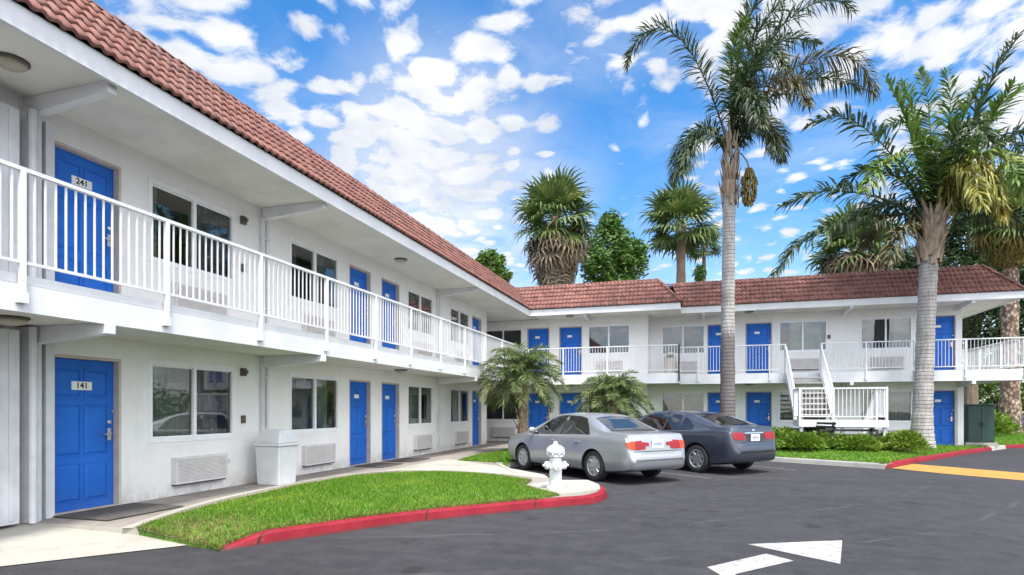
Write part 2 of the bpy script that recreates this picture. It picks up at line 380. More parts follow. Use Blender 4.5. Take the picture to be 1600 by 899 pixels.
simple('tyre rubber', (0.02, 0.02, 0.021), 0.8)
simple('alloy', (0.42, 0.43, 0.45), 0.38, 0.8, var=0.05)
simple('wheel dark', (0.025, 0.025, 0.027), 0.7)
simple('tail lamp red', (0.24, 0.004, 0.010), 0.25, var=0.2, scale=30)
simple('tail lamp amber', (0.36, 0.045, 0.01), 0.12)
simple('tail lamp clear', (0.62, 0.42, 0.42), 0.12)
simple('headlamp', (0.65, 0.67, 0.7), 0.1)
simple('licence plate', (0.72, 0.74, 0.76), 0.45, var=0.04)
simple('plate blue', (0.05, 0.08, 0.25), 0.5)
simple('plastic black', (0.022, 0.022, 0.024), 0.55)
simple('chrome', (0.75, 0.75, 0.76), 0.15, 1.0, var=0.02)
simple('far wall', (0.55, 0.50, 0.44), 0.9)

# ---------------------------------------------------------------- mesh helpers
def tag(o, label=None, cat=None, group=None, kind=None):
    if label: o['label'] = label
    if cat: o['category'] = cat
    if group: o['group'] = group
    if kind: o['kind'] = kind
    return o
def empty(name, loc=(0, 0, 0), rz=0.0, **kw):
    o = bpy.data.objects.new(name, None); COL.objects.link(o); o.empty_display_size = 0.2
    o.location = loc; o.rotation_euler = (0, 0, rz)
    return tag(o, **kw)
def link(name, me, parent=None, loc=(0, 0, 0), rot=(0, 0, 0)):
    o = bpy.data.objects.new(name, me); COL.objects.link(o); o.location = loc; o.rotation_euler = rot
    if parent: o.parent = parent
    return o
def copy_tree(o, parent=None):
    c = o.copy(); COL.objects.link(c)
    if parent is not None: c.parent = parent
    for ch in list(o.children): copy_tree(ch, c)
    return c
class MB:
    def __init__(s): s.v = []; s.f = []; s.m = []
    def add(s, vs, fs, mi=0):
        n = len(s.v); s.v.extend([tuple(p) for p in vs]); s.f.extend([tuple(i+n for i in f) for f in fs]); s.m.extend([mi]*len(fs)); return s
    def box(s, x0, x1, y0, y1, z0, z1, mi=0, M=None):
        vs = [Vector(p) for p in ((x0,y0,z0),(x1,y0,z0),(x1,y1,z0),(x0,y1,z0),(x0,y0,z1),(x1,y0,z1),(x1,y1,z1),(x0,y1,z1))]
        if M is not None: vs = [M @ p for p in vs]
        return s.add(vs, [(0,3,2,1),(4,5,6,7),(0,1,5,4),(1,2,6,5),(2,3,7,6),(3,0,4,7)], mi)
    def bar(s, a, b, w, h, mi=0, up=(0, 0, 1)):
        a = Vector(a); b = Vector(b); d = b-a; L = d.length; d.normalize()
        u = Vector(up); side = d.cross(u)
        if side.length < 1e-4: side = d.cross(Vector((1, 0, 0)))
        side.normalize(); u = side.cross(d)
        M = Matrix((( d.x, side.x, u.x, a.x), (d.y, side.y, u.y, a.y), (d.z, side.z, u.z, a.z), (0, 0, 0, 1)))
        return s.box(0, L, -w/2, w/2, -h/2, h/2, mi, M)
    def quad(s, a, b, c, d, mi=0): return s.add([a, b, c, d], [(0, 1, 2, 3)], mi)
    def tube(s, pts, rad, n=10, mi=0, caps=True):
        pts = [Vector(p) for p in pts]; rs = rad if isinstance(rad, (list, tuple)) else [rad]*len(pts)
        vs = []; fs = []; ref = None
        for i, p in enumerate(pts):
            d = (pts[min(i+1, len(pts)-1)]-pts[max(i-1, 0)]).normalized()
            if ref is None: ref = d.orthogonal().normalized()
            ref = (ref-d*ref.dot(d)).normalized(); b = d.cross(ref)
            for k in range(n):
                a = 2*PI*k/n; vs.append(p+(ref*math.cos(a)+b*math.sin(a))*rs[i])
        for i in range(len(pts)-1):
            for k in range(n): fs.append((i*n+k, i*n+(k+1)%n, (i+1)*n+(k+1)%n, (i+1)*n+k))
        if caps: fs.append(tuple(range(n-1, -1, -1))); fs.append(tuple((len(pts)-1)*n+k for k in range(n)))
        return s.add(vs, fs, mi)
    def lathe(s, prof, n=24, c=(0, 0, 0), mi=0, M=None, caps=True):
        vs = []; fs = []; c = Vector(c)
        for r, z in prof:
            for k in range(n):
                a = 2*PI*k/n; p = Vector((r*math.cos(a), r*math.sin(a), z)); vs.append((M @ p if M is not None else p)+c)
        for i in range(len(prof)-1):
            for k in range(n): fs.append((i*n+k, i*n+(k+1)%n, (i+1)*n+(k+1)%n, (i+1)*n+k))
        if caps: fs.append(tuple(range(n-1, -1, -1))); fs.append(tuple((len(prof)-1)*n+k for k in range(n)))
        return s.add(vs, fs, mi)
    def prism(s, poly, z0, z1, mi=0):
        n = len(poly); vs = [(*p[:2], z0) for p in poly]+[(*p[:2], z1) for p in poly]
        return s.add(vs, [tuple(range(n-1, -1, -1)), tuple(range(n, 2*n))]+[(i, (i+1)%n, n+(i+1)%n, n+i) for i in range(n)], mi)
    def mesh(s, name, mats, smooth=False):
        me = bpy.data.meshes.new(name); me.from_pydata([tuple(p) for p in s.v], [], s.f)
        mats = mats if isinstance(mats, (list, tuple)) else [mats]
        for m in mats: me.materials.append(MATS[m])
        if len(mats) > 1: me.polygons.foreach_set('material_index', s.m)
        if smooth: me.polygons.foreach_set('use_smooth', [True]*len(s.f))
        me.update(); return me
    def build(s, name, mats, parent=None, loc=(0, 0, 0), rot=(0, 0, 0), smooth=False, bevel=0.0):
        o = link(name, s.mesh(name, mats, smooth), parent, loc, rot)
        if bevel:
            b = o.modifiers.new('bevel', 'BEVEL'); b.width = bevel; b.segments = 2; b.limit_method = 'ANGLE'; b.angle_limit = R(40)
        return o
def np_mesh(name, verts, faces, mats, smooth=False, mi=None):
    me = bpy.data.meshes.new(name); verts = np.asarray(verts, np.float32); faces = np.asarray(faces, np.int32)
    k = faces.shape[1]
    me.vertices.add(len(verts)); me.vertices.foreach_set('co', verts.ravel())
    me.loops.add(faces.size); me.loops.foreach_set('vertex_index', faces.ravel())
    me.polygons.add(len(faces)); me.polygons.foreach_set('loop_start', np.arange(0, faces.size, k, dtype=np.int32))
    me.polygons.foreach_set('loop_total', np.full(len(faces), k, np.int32))
    mats = mats if isinstance(mats, (list, tuple)) else [mats]
    for m in mats: me.materials.append(MATS[m])
    if mi is not None: me.polygons.foreach_set('material_index', np.asarray(mi, np.int32))
    if smooth: me.polygons.foreach_set('use_smooth', np.ones(len(faces), bool))
    me.update(calc_edges=True); me.validate(); return me
# ================================================================ the ground
G = 0.12; F2 = 2.88; SOF = 5.32; SLAB0 = 2.485
def structure(o): o['kind'] = 'structure'; return o
structure(MB().quad((-300, -300, 0), (300, -300, 0), (300, 300, 0), (-300, 300, 0)).build('asphalt_ground', 'asphalt'))

def resample(pts, step):
    pts = [Vector(p) for p in pts]; out = [pts[0]]
    for a, b in zip(pts, pts[1:]):
        n = max(1, int((b-a).length/step))
        for i in range(1, n+1): out.append(a.lerp(b, i/n))
    return out
def smooth_line(pts, n=8):
    pts = [Vector(p) for p in pts]; out = []
    for i in range(len(pts)-1):
        p0 = pts[max(i-1, 0)]; p1 = pts[i]; p2 = pts[i+1]; p3 = pts[min(i+2, len(pts)-1)]
        for k in range(n):
            t = k/n
            out.append(0.5*((2*p1)+(p2-p0)*t+(2*p0-5*p1+4*p2-p3)*t*t+(3*p1-p0-3*p2+p3)*t**3))
    out.append(pts[-1]); return out
g2 = lambda u, v, z=G: ground(u, v, z).to_2d().to_3d()

# front edge of the island: the outer (road side) line of the red kerb
K_OUT = smooth_line([g2(346, 843), g2(480, 824), g2(640, 803), g2(800, 787), g2(880, 780), g2(925, 776), g2(946, 769), g2(945, 762), g2(926, 756), g2(885, 751)], 8)
def offset(line, d):
    out = []
    for i, p in enumerate(line):
        t = (line[min(i+1, len(line)-1)]-line[max(i-1, 0)]).normalized()
        out.append(p+Vector((-t.y, t.x, 0))*d)
    return out
KW = 0.125
K_IN = offset(K_OUT, KW); K_MID = offset(K_OUT, .08)
def kerb_sweep(name, out, inn, z_top, material, taper0=0.0, taper1=0.0, step_top=0.0):
    mb = MB(); n = len(out); rings = []
    L = [0]
    for i in range(1, n): L.append(L[-1]+(out[i]-out[i-1]).length)
    for i in range(n):
        h = z_top
        if taper0 and L[i] < taper0: h = 0.012+(z_top-0.012)*(L[i]/taper0)
        if taper1 and L[-1]-L[i] < taper1: h = 0.012+(z_top-0.012)*((L[-1]-L[i])/taper1)
        o = out[i]; q = inn[i]; d = (q-o).normalized()
        h2 = min(h, 0.03)
        rings.append([o-d*0.012+Vector((0, 0, -0.05)), o-d*0.010, o+d*0.010+Vector((0, 0, h*0.8)), o+d*0.03+Vector((0, 0, h)), q+Vector((0, 0, h+step_top)), q+Vector((0, 0, -0.05))])
    vs = [p for r in rings for p in r]; fs = []
    for i in range(n-1):
        for k in range(5): fs.append((i*6+k, (i+1)*6+k, (i+1)*6+k+1, i*6+k+1))
    fs.append(tuple(range(6))); fs.append(tuple((n-1)*6+k for k in range(5, -1, -1)))
    return structure(mb.add(vs, fs).build(name, material, smooth=False))
kerb_sweep('red_kerb', K_OUT, K_IN, G+0.012, 'red kerb paint', taper0=0.5, taper1=0.0)

# pavement slab: walkway, cross path and beds, one raised sheet
A0 = Vector((-7.9, -6, 0))
ramp_a = g2(0, 887, 0.0); ramp_b = g2(330, 845, 0.03)
stall = [g2(862, 747), g2(812, 739), Vector((-4.75, 14.4, 0)), Vector((-2.35, 17.45, 0)), Vector((0.2, 19.2, 0)), Vector((2.1, 18.45, 0)), Vector((4.5, 16.9, 0))]
drive = [Vector((4.52, 16.92, 0)), Vector((6.2, 19.6, 0)), Vector((8.4, 23.0, 0)), Vector((10.2, 25.6, 0)), Vector((11.2, 27.0, 0)), Vector((13.0, 28.6, 0)), Vector((24, 31.5, 0))]
top_line = g2(0, 815, G); top_line2 = g2(212, 826, G)
KI = [p.copy() for p in K_MID]
poly = [Vector((-8.3, -6, 0)), Vector((top_line.x-0.2, -6, 0)), top_line, top_line2]+KI[5:]+offset(stall[1:], .08)+offset(drive, .08)[1:]+[Vector((24, 45, 0)), Vector((-16, 45, 0)), Vector((-16, 22.3, 0)), Vector((-8.3, 22.3, 0))]
structure(MB().prism([(p.x, p.y) for p in poly], -0.05, G).build('pavement', 'walkway concrete'))
# dropped ramp at the near corner
def extend(a, b, s): return a+(a-b)*s
ra2 = extend(ramp_a, ramp_b, 3.0); tl2 = extend(top_line, top_line2, 3.0)
rp = MB()
def z_(p, z): return (p.x, p.y, z)
rp.add([z_(tl2, G+0.004), z_(top_line, G+0.004), z_(top_line2, G+0.004), z_(K_OUT[0], 0.014), z_(ramp_b, 0.010), z_(ramp_a, 0.010), z_(ra2, 0.010)], [(0, 6, 5, 1), (1, 5, 4, 2), (2, 4, 3)])
structure(rp.build('ramp', 'pale concrete'))
# light edging strip along the road side of the walkway and the hydrant pad
hyd = ground(868, 766, G)
pad_px = [(818, 760), (872, 752), (918, 752), (936, 759), (938, 766), (918, 770), (873, 774)]
structure(MB().prism([g2(*p)[:2] for p in pad_px], G-0.02, G+0.022).build('hydrant_pad', 'pale concrete'))
pathpoly = [g2(600, 736), g2(700, 717), g2(760, 726), g2(806, 734), g2(850, 742), g2(858, 748), g2(760, 739), g2(680, 736)]
structure(MB().prism([p[:2] for p in pathpoly], G-0.02, G+0.004).build('cross_path', 'pale concrete'))
# pale edging strip between walkway and turf
ed_px = [(208, 826), (300, 794), (400, 769), (520, 746), (600, 737.5), (660, 735.5)]
ed = smooth_line([g2(*p) for p in ed_px], 6); ed2 = offset(ed, 0.14)
mb = MB(); n = len(ed)
mb.add([z_(p, G+0.006) for p in ed]+[z_(p, G+0.006) for p in ed2], [(i, i+1, n+i+1, n+i) for i in range(n-1)])
structure(mb.build('edging', 'pale concrete'))

# far kerbs: grey run, then the red run up the side drive, then a gap and a red run beyond
def line_kerb(name, pts, material, w=0.15, **kw):
    ln = resample(pts, 0.4); return kerb_sweep(name, ln, offset(ln, w), G+0.012, material, **kw)
line_kerb('grey_kerb', stall[1:], 'grey kerb concrete')
line_kerb('red_kerb', drive[:4], 'red kerb paint')
line_kerb('grey_kerb', drive[3:5], 'pale concrete')
line_kerb('red_kerb', drive[4:], 'red kerb paint')

# painted marks
ar = MB()
Z = 0.004
def gp(u, v): p = ground(u, v, 0.0); return (p.x, p.y, Z)
ar.add([gp(1105, 887), gp(1197, 866), gp(1240, 877), gp(1152, 897), gp(1168, 851), gp(1316, 845), gp(1313, 882), gp(1135, 905), gp(1165, 905)], [(0, 3, 2, 1), (4, 6, 5), (0, 7, 3)])
structure(ar.build('painted_arrow', 'white road paint'))
ys = MB(); ys.add([gp(1384, 731), gp(1408, 724), gp(1470, 729), gp(1700, 748), gp(1700, 760), gp(1470, 740)], [(0, 5, 2, 1), (5, 4, 3, 2)])
structure(ys.build('yellow_line', 'yellow road paint'))
st = MB()
h_ = Vector((-.752, .663, 0)); l_ = Vector((-.663, -.752, 0))
for c0 in (Vector((-2.49, 13.84, 0))-l_*1.59, Vector((-.44, 16.25, 0))-l_*1.6):
    a = c0-h_*2.3; b = c0+h_*2.3
    st.add([z_(a-l_*.05, Z), z_(a+l_*.05, Z), z_(b+l_*.05, Z), z_(b-l_*.05, Z)], [(0, 1, 2, 3)])
structure(st.build('bay_lines', 'faded bay paint'))

# ---------------------------------------------------------------- lawns
def in_poly(pts, P):
    x, y = pts[:, 0], pts[:, 1]; ins = np.zeros(len(pts), bool); n = len(P); j = n-1
    for i in range(n):
        xi, yi = P[i][0], P[i][1]; xj, yj = P[j][0], P[j][1]
        c = ((yi > y) != (yj > y)) & (x < (xj-xi)*(y-yi)/(yj-yi+1e-12)+xi)
        ins ^= c; j = i
    return ins
def edge_dist(pts, P):
    d = np.full(len(pts), 1e9); n = len(P)
    for i in range(n):
        a = np.array(P[i][:2]); b = np.array(P[(i+1) % n][:2]); ab = b-a
        t = np.clip(((pts-a) @ ab)/(ab @ ab+1e-12), 0, 1)
        d = np.minimum(d, np.linalg.norm(pts-(a+t[:, None]*ab), axis=1))
    return d
def ramp_level(pts):
    a = np.array(K_OUT[0][:2]); b = np.array(top_line2[:2]); ab = b-a
    t = np.clip(((pts-a) @ ab)/(ab @ ab), 0, 1); d = np.linalg.norm(pts-(a+t[:, None]*ab), axis=1)
    return np.minimum(G+.014, .02+(G-.02)*t-.006+.22*d)
def lawn(name, P, mound, step, dens, hgt, dry=None, low=None):
    """turf mound as a sheet plus blades"""
    P = [(p[0], p[1]) for p in P]; A = np.array(P); lo = A.min(0); hi = A.max(0)
    xs = np.arange(lo[0], hi[0]+step, step); ys_ = np.arange(lo[1], hi[1]+step, step)
    from mathutils.geometry import delaunay_2d_cdt
    gx, gy = np.meshgrid(xs, ys_); gp_ = np.stack([gx.ravel(), gy.ravel()], 1)
    gp_ = gp_[in_poly(gp_, P)]; gp_ = gp_[edge_dist(gp_, P) > step*.3]
    ring = []
    for i in range(len(P)):
        q0 = Vector(P[i]); q1 = Vector(P[(i+1) % len(P)]); k = max(1, int((q1-q0).length/step))
        ring += [q0.lerp(q1, j/k) for j in range(k)]
    allp = ring+[Vector(q) for q in gp_]; nb = len(ring)
    cv, ce, cf, *_ = delaunay_2d_cdt(allp, [(i, (i+1) % nb) for i in range(nb)], [], 1, 1e-5)
    bm = bmesh.new(); bvs = [bm.verts.new((q.x, q.y, 0)) for q in cv]
    for f in cf:
        fc_ = bm.faces.new([bvs[i] for i in f])
        if sum((bvs[f[i]].co.x*bvs[f[(i+1) % len(f)]].co.y-bvs[f[(i+1) % len(f)]].co.x*bvs[f[i]].co.y) for i in range(len(f))) < 0: fc_.normal_flip()
    bm.verts.ensure_lookup_table()
    be = [e for e in bm.edges if len(e.link_faces) == 1]
    def height(pts):
        d = edge_dist(pts, P); base = G+0.014 if low is None else ramp_level(pts)
        return base+mound*np.clip(d/1.3, 0, 1)**0.8+0.012*np.sin(pts[:, 0]*3.1)*np.sin(pts[:, 1]*2.7)*np.clip(d/.5, 0, 1)
    xy = np.array([v.co[:2] for v in bm.verts]); h = height(xy)
    for v, z in zip(bm.verts, h): v.co.z = z
    ex = bmesh.ops.extrude_edge_only(bm, edges=be)
    for g in ex['geom']:
        if isinstance(g, bmesh.types.BMVert): g.co.z = -.05
    me = bpy.data.meshes.new(name); bm.to_mesh(me); bm.free(); me.materials.append(MATS['turf'])
    me.polygons.foreach_set('use_smooth', [True]*len(me.polygons))
    structure(link('lawn_ground', me))
    area = (hi[0]-lo[0])*(hi[1]-lo[1]); N = int(area*dens)
    pts = rng.uniform(lo, hi, (N, 2)); pts = pts[in_poly(pts, P)]; N = len(pts)
    z = height(pts)
    clump = 0.75+0.5*np.sin(pts[:, 0]*1.9+np.sin(pts[:, 1]*2.3)*1.5)*np.sin(pts[:, 1]*1.7)
    L = hgt*rng.uniform(0.55, 1.25, N)*(0.75+0.35*clump); a = rng.uniform(0, 2*PI, N); lean = rng.uniform(0.1, 0.9, N)
    w = rng.uniform(0.004, 0.009, N)*(2.0 if dens < 900 else 1.0)
    b = rng.uniform(0, 2*PI, N)
    dx = np.cos(b)*w; dy = np.sin(b)*w
    base = np.stack([pts[:, 0], pts[:, 1], z-0.005], 1)
    tip = base+np.stack([np.cos(a)*lean*L, np.sin(a)*lean*L, L], 1)
    V = np.empty((N, 3, 3)); off = np.stack([dx, dy, np.zeros(N)], 1)
    V[:, 0] = base-off; V[:, 1] = base+off; V[:, 2] = tip
    F = np.arange(N*3).reshape(N, 3)
    # blades leaning out over the edge so that the turf does not end in a clean line
    per = np.array([q[:2] for q in P]+[P[0][:2]]); sg = np.linalg.norm(np.diff(per, axis=0), axis=1); cum = np.concatenate([[0], np.cumsum(sg)])
    NE = int(cum[-1]*min(520, dens*.25)); tt = rng.uniform(0, cum[-1], NE)
    ex_ = np.interp(tt, cum, per[:, 0]); ey_ = np.interp(tt, cum, per[:, 1]); ep = np.stack([ex_, ey_], 1); k_ = np.clip(np.searchsorted(cum, tt)-1, 0, len(sg)-1)
    tg = np.diff(per, axis=0)[k_]/np.maximum(sg[k_], 1e-6)[:, None]; nn = np.stack([tg[:, 1], -tg[:, 0]], 1)
    ar_ = .5*np.sum(per[:-1, 0]*per[1:, 1]-per[1:, 0]*per[:-1, 1]); nn *= np.sign(ar_)
    ep = ep-nn*rng.uniform(0, .05, NE)[:, None]; ez = height(ep)
    eL = hgt*rng.uniform(.7, 1.5, NE); out_ = rng.uniform(-.2, 1.1, NE); jt = rng.normal(0, .5, NE)
    eb = np.stack([ep[:, 0], ep[:, 1], ez-.012], 1); ew = rng.uniform(.004, .008, NE)*(2.0 if dens < 900 else 1.0)
    V2 = np.empty((NE, 3, 3)); o2 = np.stack([tg[:, 0]*ew, tg[:, 1]*ew, np.zeros(NE)], 1)
    V2[:, 0] = eb-o2; V2[:, 1] = eb+o2
    V2[:, 2] = eb+np.stack([(nn[:, 0]*out_+tg[:, 0]*jt)*eL, (nn[:, 1]*out_+tg[:, 1]*jt)*eL, eL*rng.uniform(.1, .9, NE)], 1)
    V = np.concatenate([V, V2]); pts = np.concatenate([pts, ep]); N = N+NE; F = np.arange(N*3).reshape(N, 3)
    mi = np.zeros(N, int)
    if dry is not None:
        dd = np.linalg.norm(pts-np.array(dry[0][:2]), axis=1); mi[(rng.random(N) < np.clip(1-dd/dry[1], 0, 0.75))] = 1
        mi[(edge_dist(pts, P) < 0.10) & (rng.random(N) < 0.45)] = 1
    mi[rng.random(N) < 0.05] = 1
    o = link('grass', np_mesh('grass', V.reshape(-1, 3), F, ['grass blade', 'dry grass blade'], mi=mi)); o['kind'] = 'stuff'
    return height
lawn_back = smooth_line([g2(214, 826, G), g2(300, 800, G), g2(400, 775), g2(520, 751), g2(600, 742), g2(690, 739), g2(770, 744), g2(838, 753)], 6)
kin = K_IN[6:]
front = [p for p in K_IN if p.y < g2(858, 778).y-0.2]
LP = [lawn_back[0], K_OUT[0]]+front+[g2(873, 775), g2(818, 760)]+lawn_back[::-1][1:-1]
lawn('lawn', LP, 0.07, 0.11, 2300, 0.05, dry=(g2(300, 832), 0.9), low=K_OUT[0])
lawn('lawn', [g2(716, 720), g2(748, 711), g2(800, 703), g2(845, 706), g2(840, 716), g2(790, 724)], 0.04, 0.3, 1100, 0.05)
side = offset(resample(drive, 0.6), 0.16); front_k = offset(resample(stall[1:], 0.5), 0.16)
LF = front_k[4:]+[p for p in side if p.x > 4.8]+[Vector((24, 44, 0)), Vector((9.6, 44, 0)), Vector((9.6, 25.4, 0)), Vector((-1.6, 25.4, 0)), Vector((-1.6, 24.3, 0)), Vector((-6.0, 24.3, 0)), Vector((-6.0, 17.0, 0))]
lawn_h = lawn('lawn', LF, 0.10, 0.7, 520, 0.06)

# ================================================================ the motel
def wall_with_holes(mb, x0, x1, z0, z1, y, holes, depth=0.14):
    xs = sorted({x0, x1, *[h[0] for h in holes], *[h[1] for h in holes]}); xs = [x for x in xs if x0 <= x <= x1]
    zs = sorted({z0, z1, *[h[2] for h in holes], *[h[3] for h in holes]}); zs = [z for z in zs if z0 <= z <= z1]
    for xa, xb in zip(xs, xs[1:]):
        for za, zb in zip(zs, zs[1:]):
            cx, cz = (xa+xb)/2, (za+zb)/2
            if any(h[0] < cx < h[1] and h[2] < cz < h[3] for h in holes): continue
            mb.quad((xa, y, za), (xb, y, za), (xb, y, zb), (xa, y, zb))
    for a, b, c, d in holes:
        a_, b_, c_, d_ = a, b, c, d
        mb.quad((a, y, c), (a, y, d), (a, y+depth, d), (a, y+depth, c)); mb.quad((b, y, d), (b, y, c), (b, y+depth, c), (b, y+depth, d))
        mb.quad((a, y, d), (b, y, d), (b, y+depth, d), (a, y+depth, d)); mb.quad((b, y, c), (a, y, c), (a, y+depth, c), (b, y+depth, c))
DW, DH = 0.92, 2.05; WW, WH, WZ = 1.70, 1.20, 0.89
def hole_door(x, z): return (x-DW/2-.04, x+DW/2+.04, z, z+DH+.04)
def hole_win(x, z, w=WW): return (x-w/2, x+w/2, z+WZ, z+WZ+WH)

def text_mesh(body, size, extrude=0.0015):
    c = bpy.data.curves.new('lettering', 'FONT'); c.body = body; c.size = size; c.extrude = extrude; c.align_x = 'CENTER'; c.align_y = 'CENTER'; c.offset = size*0.02
    o = bpy.data.objects.new('lettering', c); COL.objects.link(o)
    dg = bpy.context.evaluated_depsgraph_get(); me = bpy.data.meshes.new_from_object(o.evaluated_get(dg))
    vs = [v.co.copy() for v in me.vertices]; fs = [tuple(p.vertices) for p in me.polygons]
    bpy.data.objects.remove(o); bpy.data.curves.remove(c); bpy.data.meshes.remove(me)
    return vs, fs
def door_meshes():
    d = MB(); d.box(-DW/2+.003, DW/2-.003, 0, .04, .012, DH-.002)
    # raised fields of a six panel door
    for xa in (-.345, .04):
        for za, zb in ((.14, .62), (.76, 1.42), (1.55, 1.90)):
            xb = xa+.305
            o = 0.0; q = .018; w = .03
            d.add([(xa, -.0, za), (xb, -.0, za), (xb, -.0, zb), (xa, -.0, zb), (xa+w, -q, za+w), (xb-w, -q, za+w), (xb-w, -q, zb-w), (xa+w, -q, zb-w)],
                  [(0, 1, 5, 4), (1, 2, 6, 5), (2, 3, 7, 6), (3, 0, 4, 7), (4, 5, 6, 7)])
            # shadow bead round the field
            for a, b in (((xa-.012, za-.012), (xb+.012, za-.012)), ((xa-.012, zb+.012), (xb+.012, zb+.012)), ((xa-.012, za-.012), (xa-.012, zb+.012)), ((xb+.012, za-.012), (xb+.012, zb+.012))):
                d.bar((a[0], -.002, a[1]), (b[0], -.002, b[1]), .012, .010, 0, (0, 1, 0))
    door = d.mesh('door', ['blue door paint'])
    f = MB()
    f.box(-DW/2-.038, -DW/2, -.10, .03, 0, DH+.038); f.box(DW/2, DW/2+.038, -.10, .03, 0, DH+.038); f.box(-DW/2, DW/2, -.10, .03, DH, DH+.038)
    f.box(-DW/2, DW/2, -.10, .06, -.002, .010)
    frame = f.mesh('door_frame', ['jamb paint'])
    h = MB(); x = DW/2-.075
    h.box(x-.028, x+.028, -.014, 0, .93, 1.10); h.tube([(x, -.01, 1.02), (x, -.06, 1.02), (x-.03, -.068, 1.02), (x-.12, -.066, 1.02)], .011, 8)
    h.lathe([(.030, 0), (.030, .02), (.02, .028)], 14, (x, 0, 1.19), 0, Matrix.Rotation(R(90), 3, 'X')); h.box(x-.004, x+.004, -.045, -.02, 1.17, 1.21)
    h.box(x+.03, x+.05, -.03, -.003, 1.32, 1.36)
    handle = h.mesh('handle', ['brushed steel'])
    hg = MB()
    return door, frame, handle
DOOR, FRAME, HANDLE = door_meshes()
def plate_mesh(text):
    p = MB(); p.box(-.14, .14, -.006, 0, -.058, .058) if text else p.box(-.10, .10, -.006, 0, -.045, .045)
    if text:
        vs, fs = text_mesh(text, .112)
        p.add([(v.x, -.0075-v.z, v.y) for v in vs], fs, 1)
    return p.mesh('number_plate', ['plate white', 'lettering black'])
PLATE_BLANK = plate_mesh(None)
def add_door(root, x, z, number=None, y=0.0):
    d = link('door', DOOR, root, (x, y+.10, z))
    link('door_frame', FRAME, d); link('handle', HANDLE, d)
    link('number_plate', plate_mesh(number) if number else PLATE_BLANK, d, (-.02 if number else -.05, -.0195, 1.69))
    return d
def window_meshes(w):
    f = MB(); t = .055; zb, zt = 0, WH
    f.box(-w/2-.03, w/2+.03, -.022, .05, -.035, t-.02); f.box(-w/2-.03, w/2+.03, -.022, .05, zt-t+.02, zt+.035)
    f.box(-w/2-.03, -w/2+t-.02, -.022, .05, t-.02, zt-t+.02); f.box(w/2-t+.02, w/2+.03, -.022, .05, t-.02, zt-t+.02)
    f.box(-.03, .03, -.012, .045, t-.02, zt-t+.02)
    for s in (-1, 1):       # sash rails
        xa, xb = (.03, w/2-t+.02) if s > 0 else (-w/2+t-.02, -.03)
        yy = .012 if s > 0 else .026
        f.box(xa, xb, yy, yy+.02, t-.02, t+.005); f.box(xa, xb, yy, yy+.02, zt-t-.005, zt-t+.02)
    frame = f.mesh('window', ['white vinyl'])
    g = MB(); g.quad((-w/2+.03, .034, .03), (0, .034, .03), (0, .034, zt-.03), (-w/2+.03, .034, zt-.03)); g.quad((0, .022, .03), (w/2-.03, .022, .03), (w/2-.03, .022, zt-.03), (0, .022, zt-.03))
    pane = g.mesh('pane', ['window glass'])
    rm = MB(); a, b, d = -w/2-.02, w/2+.02, .9
    rm.quad((a, d, -.05), (b, d, -.05), (b, d, zt+.05), (a, d, zt+.05)); rm.quad((a, .16, -.05), (a, d, -.05), (a, d, zt+.05), (a, .16, zt+.05)); rm.quad((b, d, -.05), (b, .16, -.05), (b, .16, zt+.05), (b, d, zt+.05))
    rm.quad((a, .16, -.05), (b, .16, -.05), (b, d, -.05), (a, d, -.05)); rm.quad((a, .16, zt+.05), (b, .16, zt+.05), (b, d, zt+.05), (a, d, zt+.05))
    room = rm.mesh('room', ['room dark'])
    return frame, pane, room
WIN = window_meshes(WW)
CURT = {}
def curtain_mesh(x0, x1, m):
    key = (round(x0, 2), round(x1, 2), m)
    if key in CURT: return CURT[key]
    c = MB(); n = max(6, int((x1-x0)/.014)); vs = []
    for i in range(n+1):
        x = x0+(x1-x0)*i/n; y = .13+.026*math.sin(x*52+1.3*math.sin(x*9))+.008*math.sin(x*23)
        vs += [(x, y, -.02), (x, y+.004*math.sin(x*31), WH+.02)]
    c.add(vs, [(2*i, 2*i+2, 2*i+3, 2*i+1) for i in range(n)])
    CURT[key] = c.mesh('curtain', [m], True); return CURT[key]
def add_window(root, x, z, curtains, y=0.0):
    w = link('window', WIN[0], root, (x, y+.01, z+WZ))
    link('pane', WIN[1], w); link('room', WIN[2], w)
    for a, b, m in curtains: link('curtain', curtain_mesh(a, b, m), w)
    return w
def conditioner():
    c = MB(); c.box(-.535, .535, -.11, .0, 0, .42)
    for k in range(17):
        z = .035+k*.0215
        c.add([(-.50, -.112, z), (.50, -.112, z), (.50, -.120, z+.011), (-.50, -.120, z+.011), (.50, -.112, z+.015), (-.50, -.112, z+.015)], [(0, 1, 2, 3), (3, 2, 4, 5)])
    body = c.mesh('air_conditioner', ['conditioner beige'])
    d = MB(); d.box(-.52, .52, -.09, 0, -.028, -.001)
    return body, d.mesh('drip_tray', ['conditioner dark'])
AC = conditioner()
def add_ac(root, x, z, y=0.0):
    a = link('air_conditioner', AC[0], root, (x, y, z+.185)); link('drip_tray', AC[1], a); return a
def lamp_meshes():
    b = MB().lathe([(.17, 0), (.17, -.02), (.15, -.03)], 20).mesh('ceiling_lamp', ['dark fixture'], True)
    g_ = MB().lathe([(.15, -.028), (.135, -.06), (.09, -.085), (.03, -.095)], 20).mesh('lamp_glass', ['lamp glass'], True)
    return b, g_
LAMP = lamp_meshes()
def add_lamp(root, x, y, z):
    a = link('ceiling_lamp', LAMP[0], root, (x, y, z)); link('lamp_glass', LAMP[1], a)
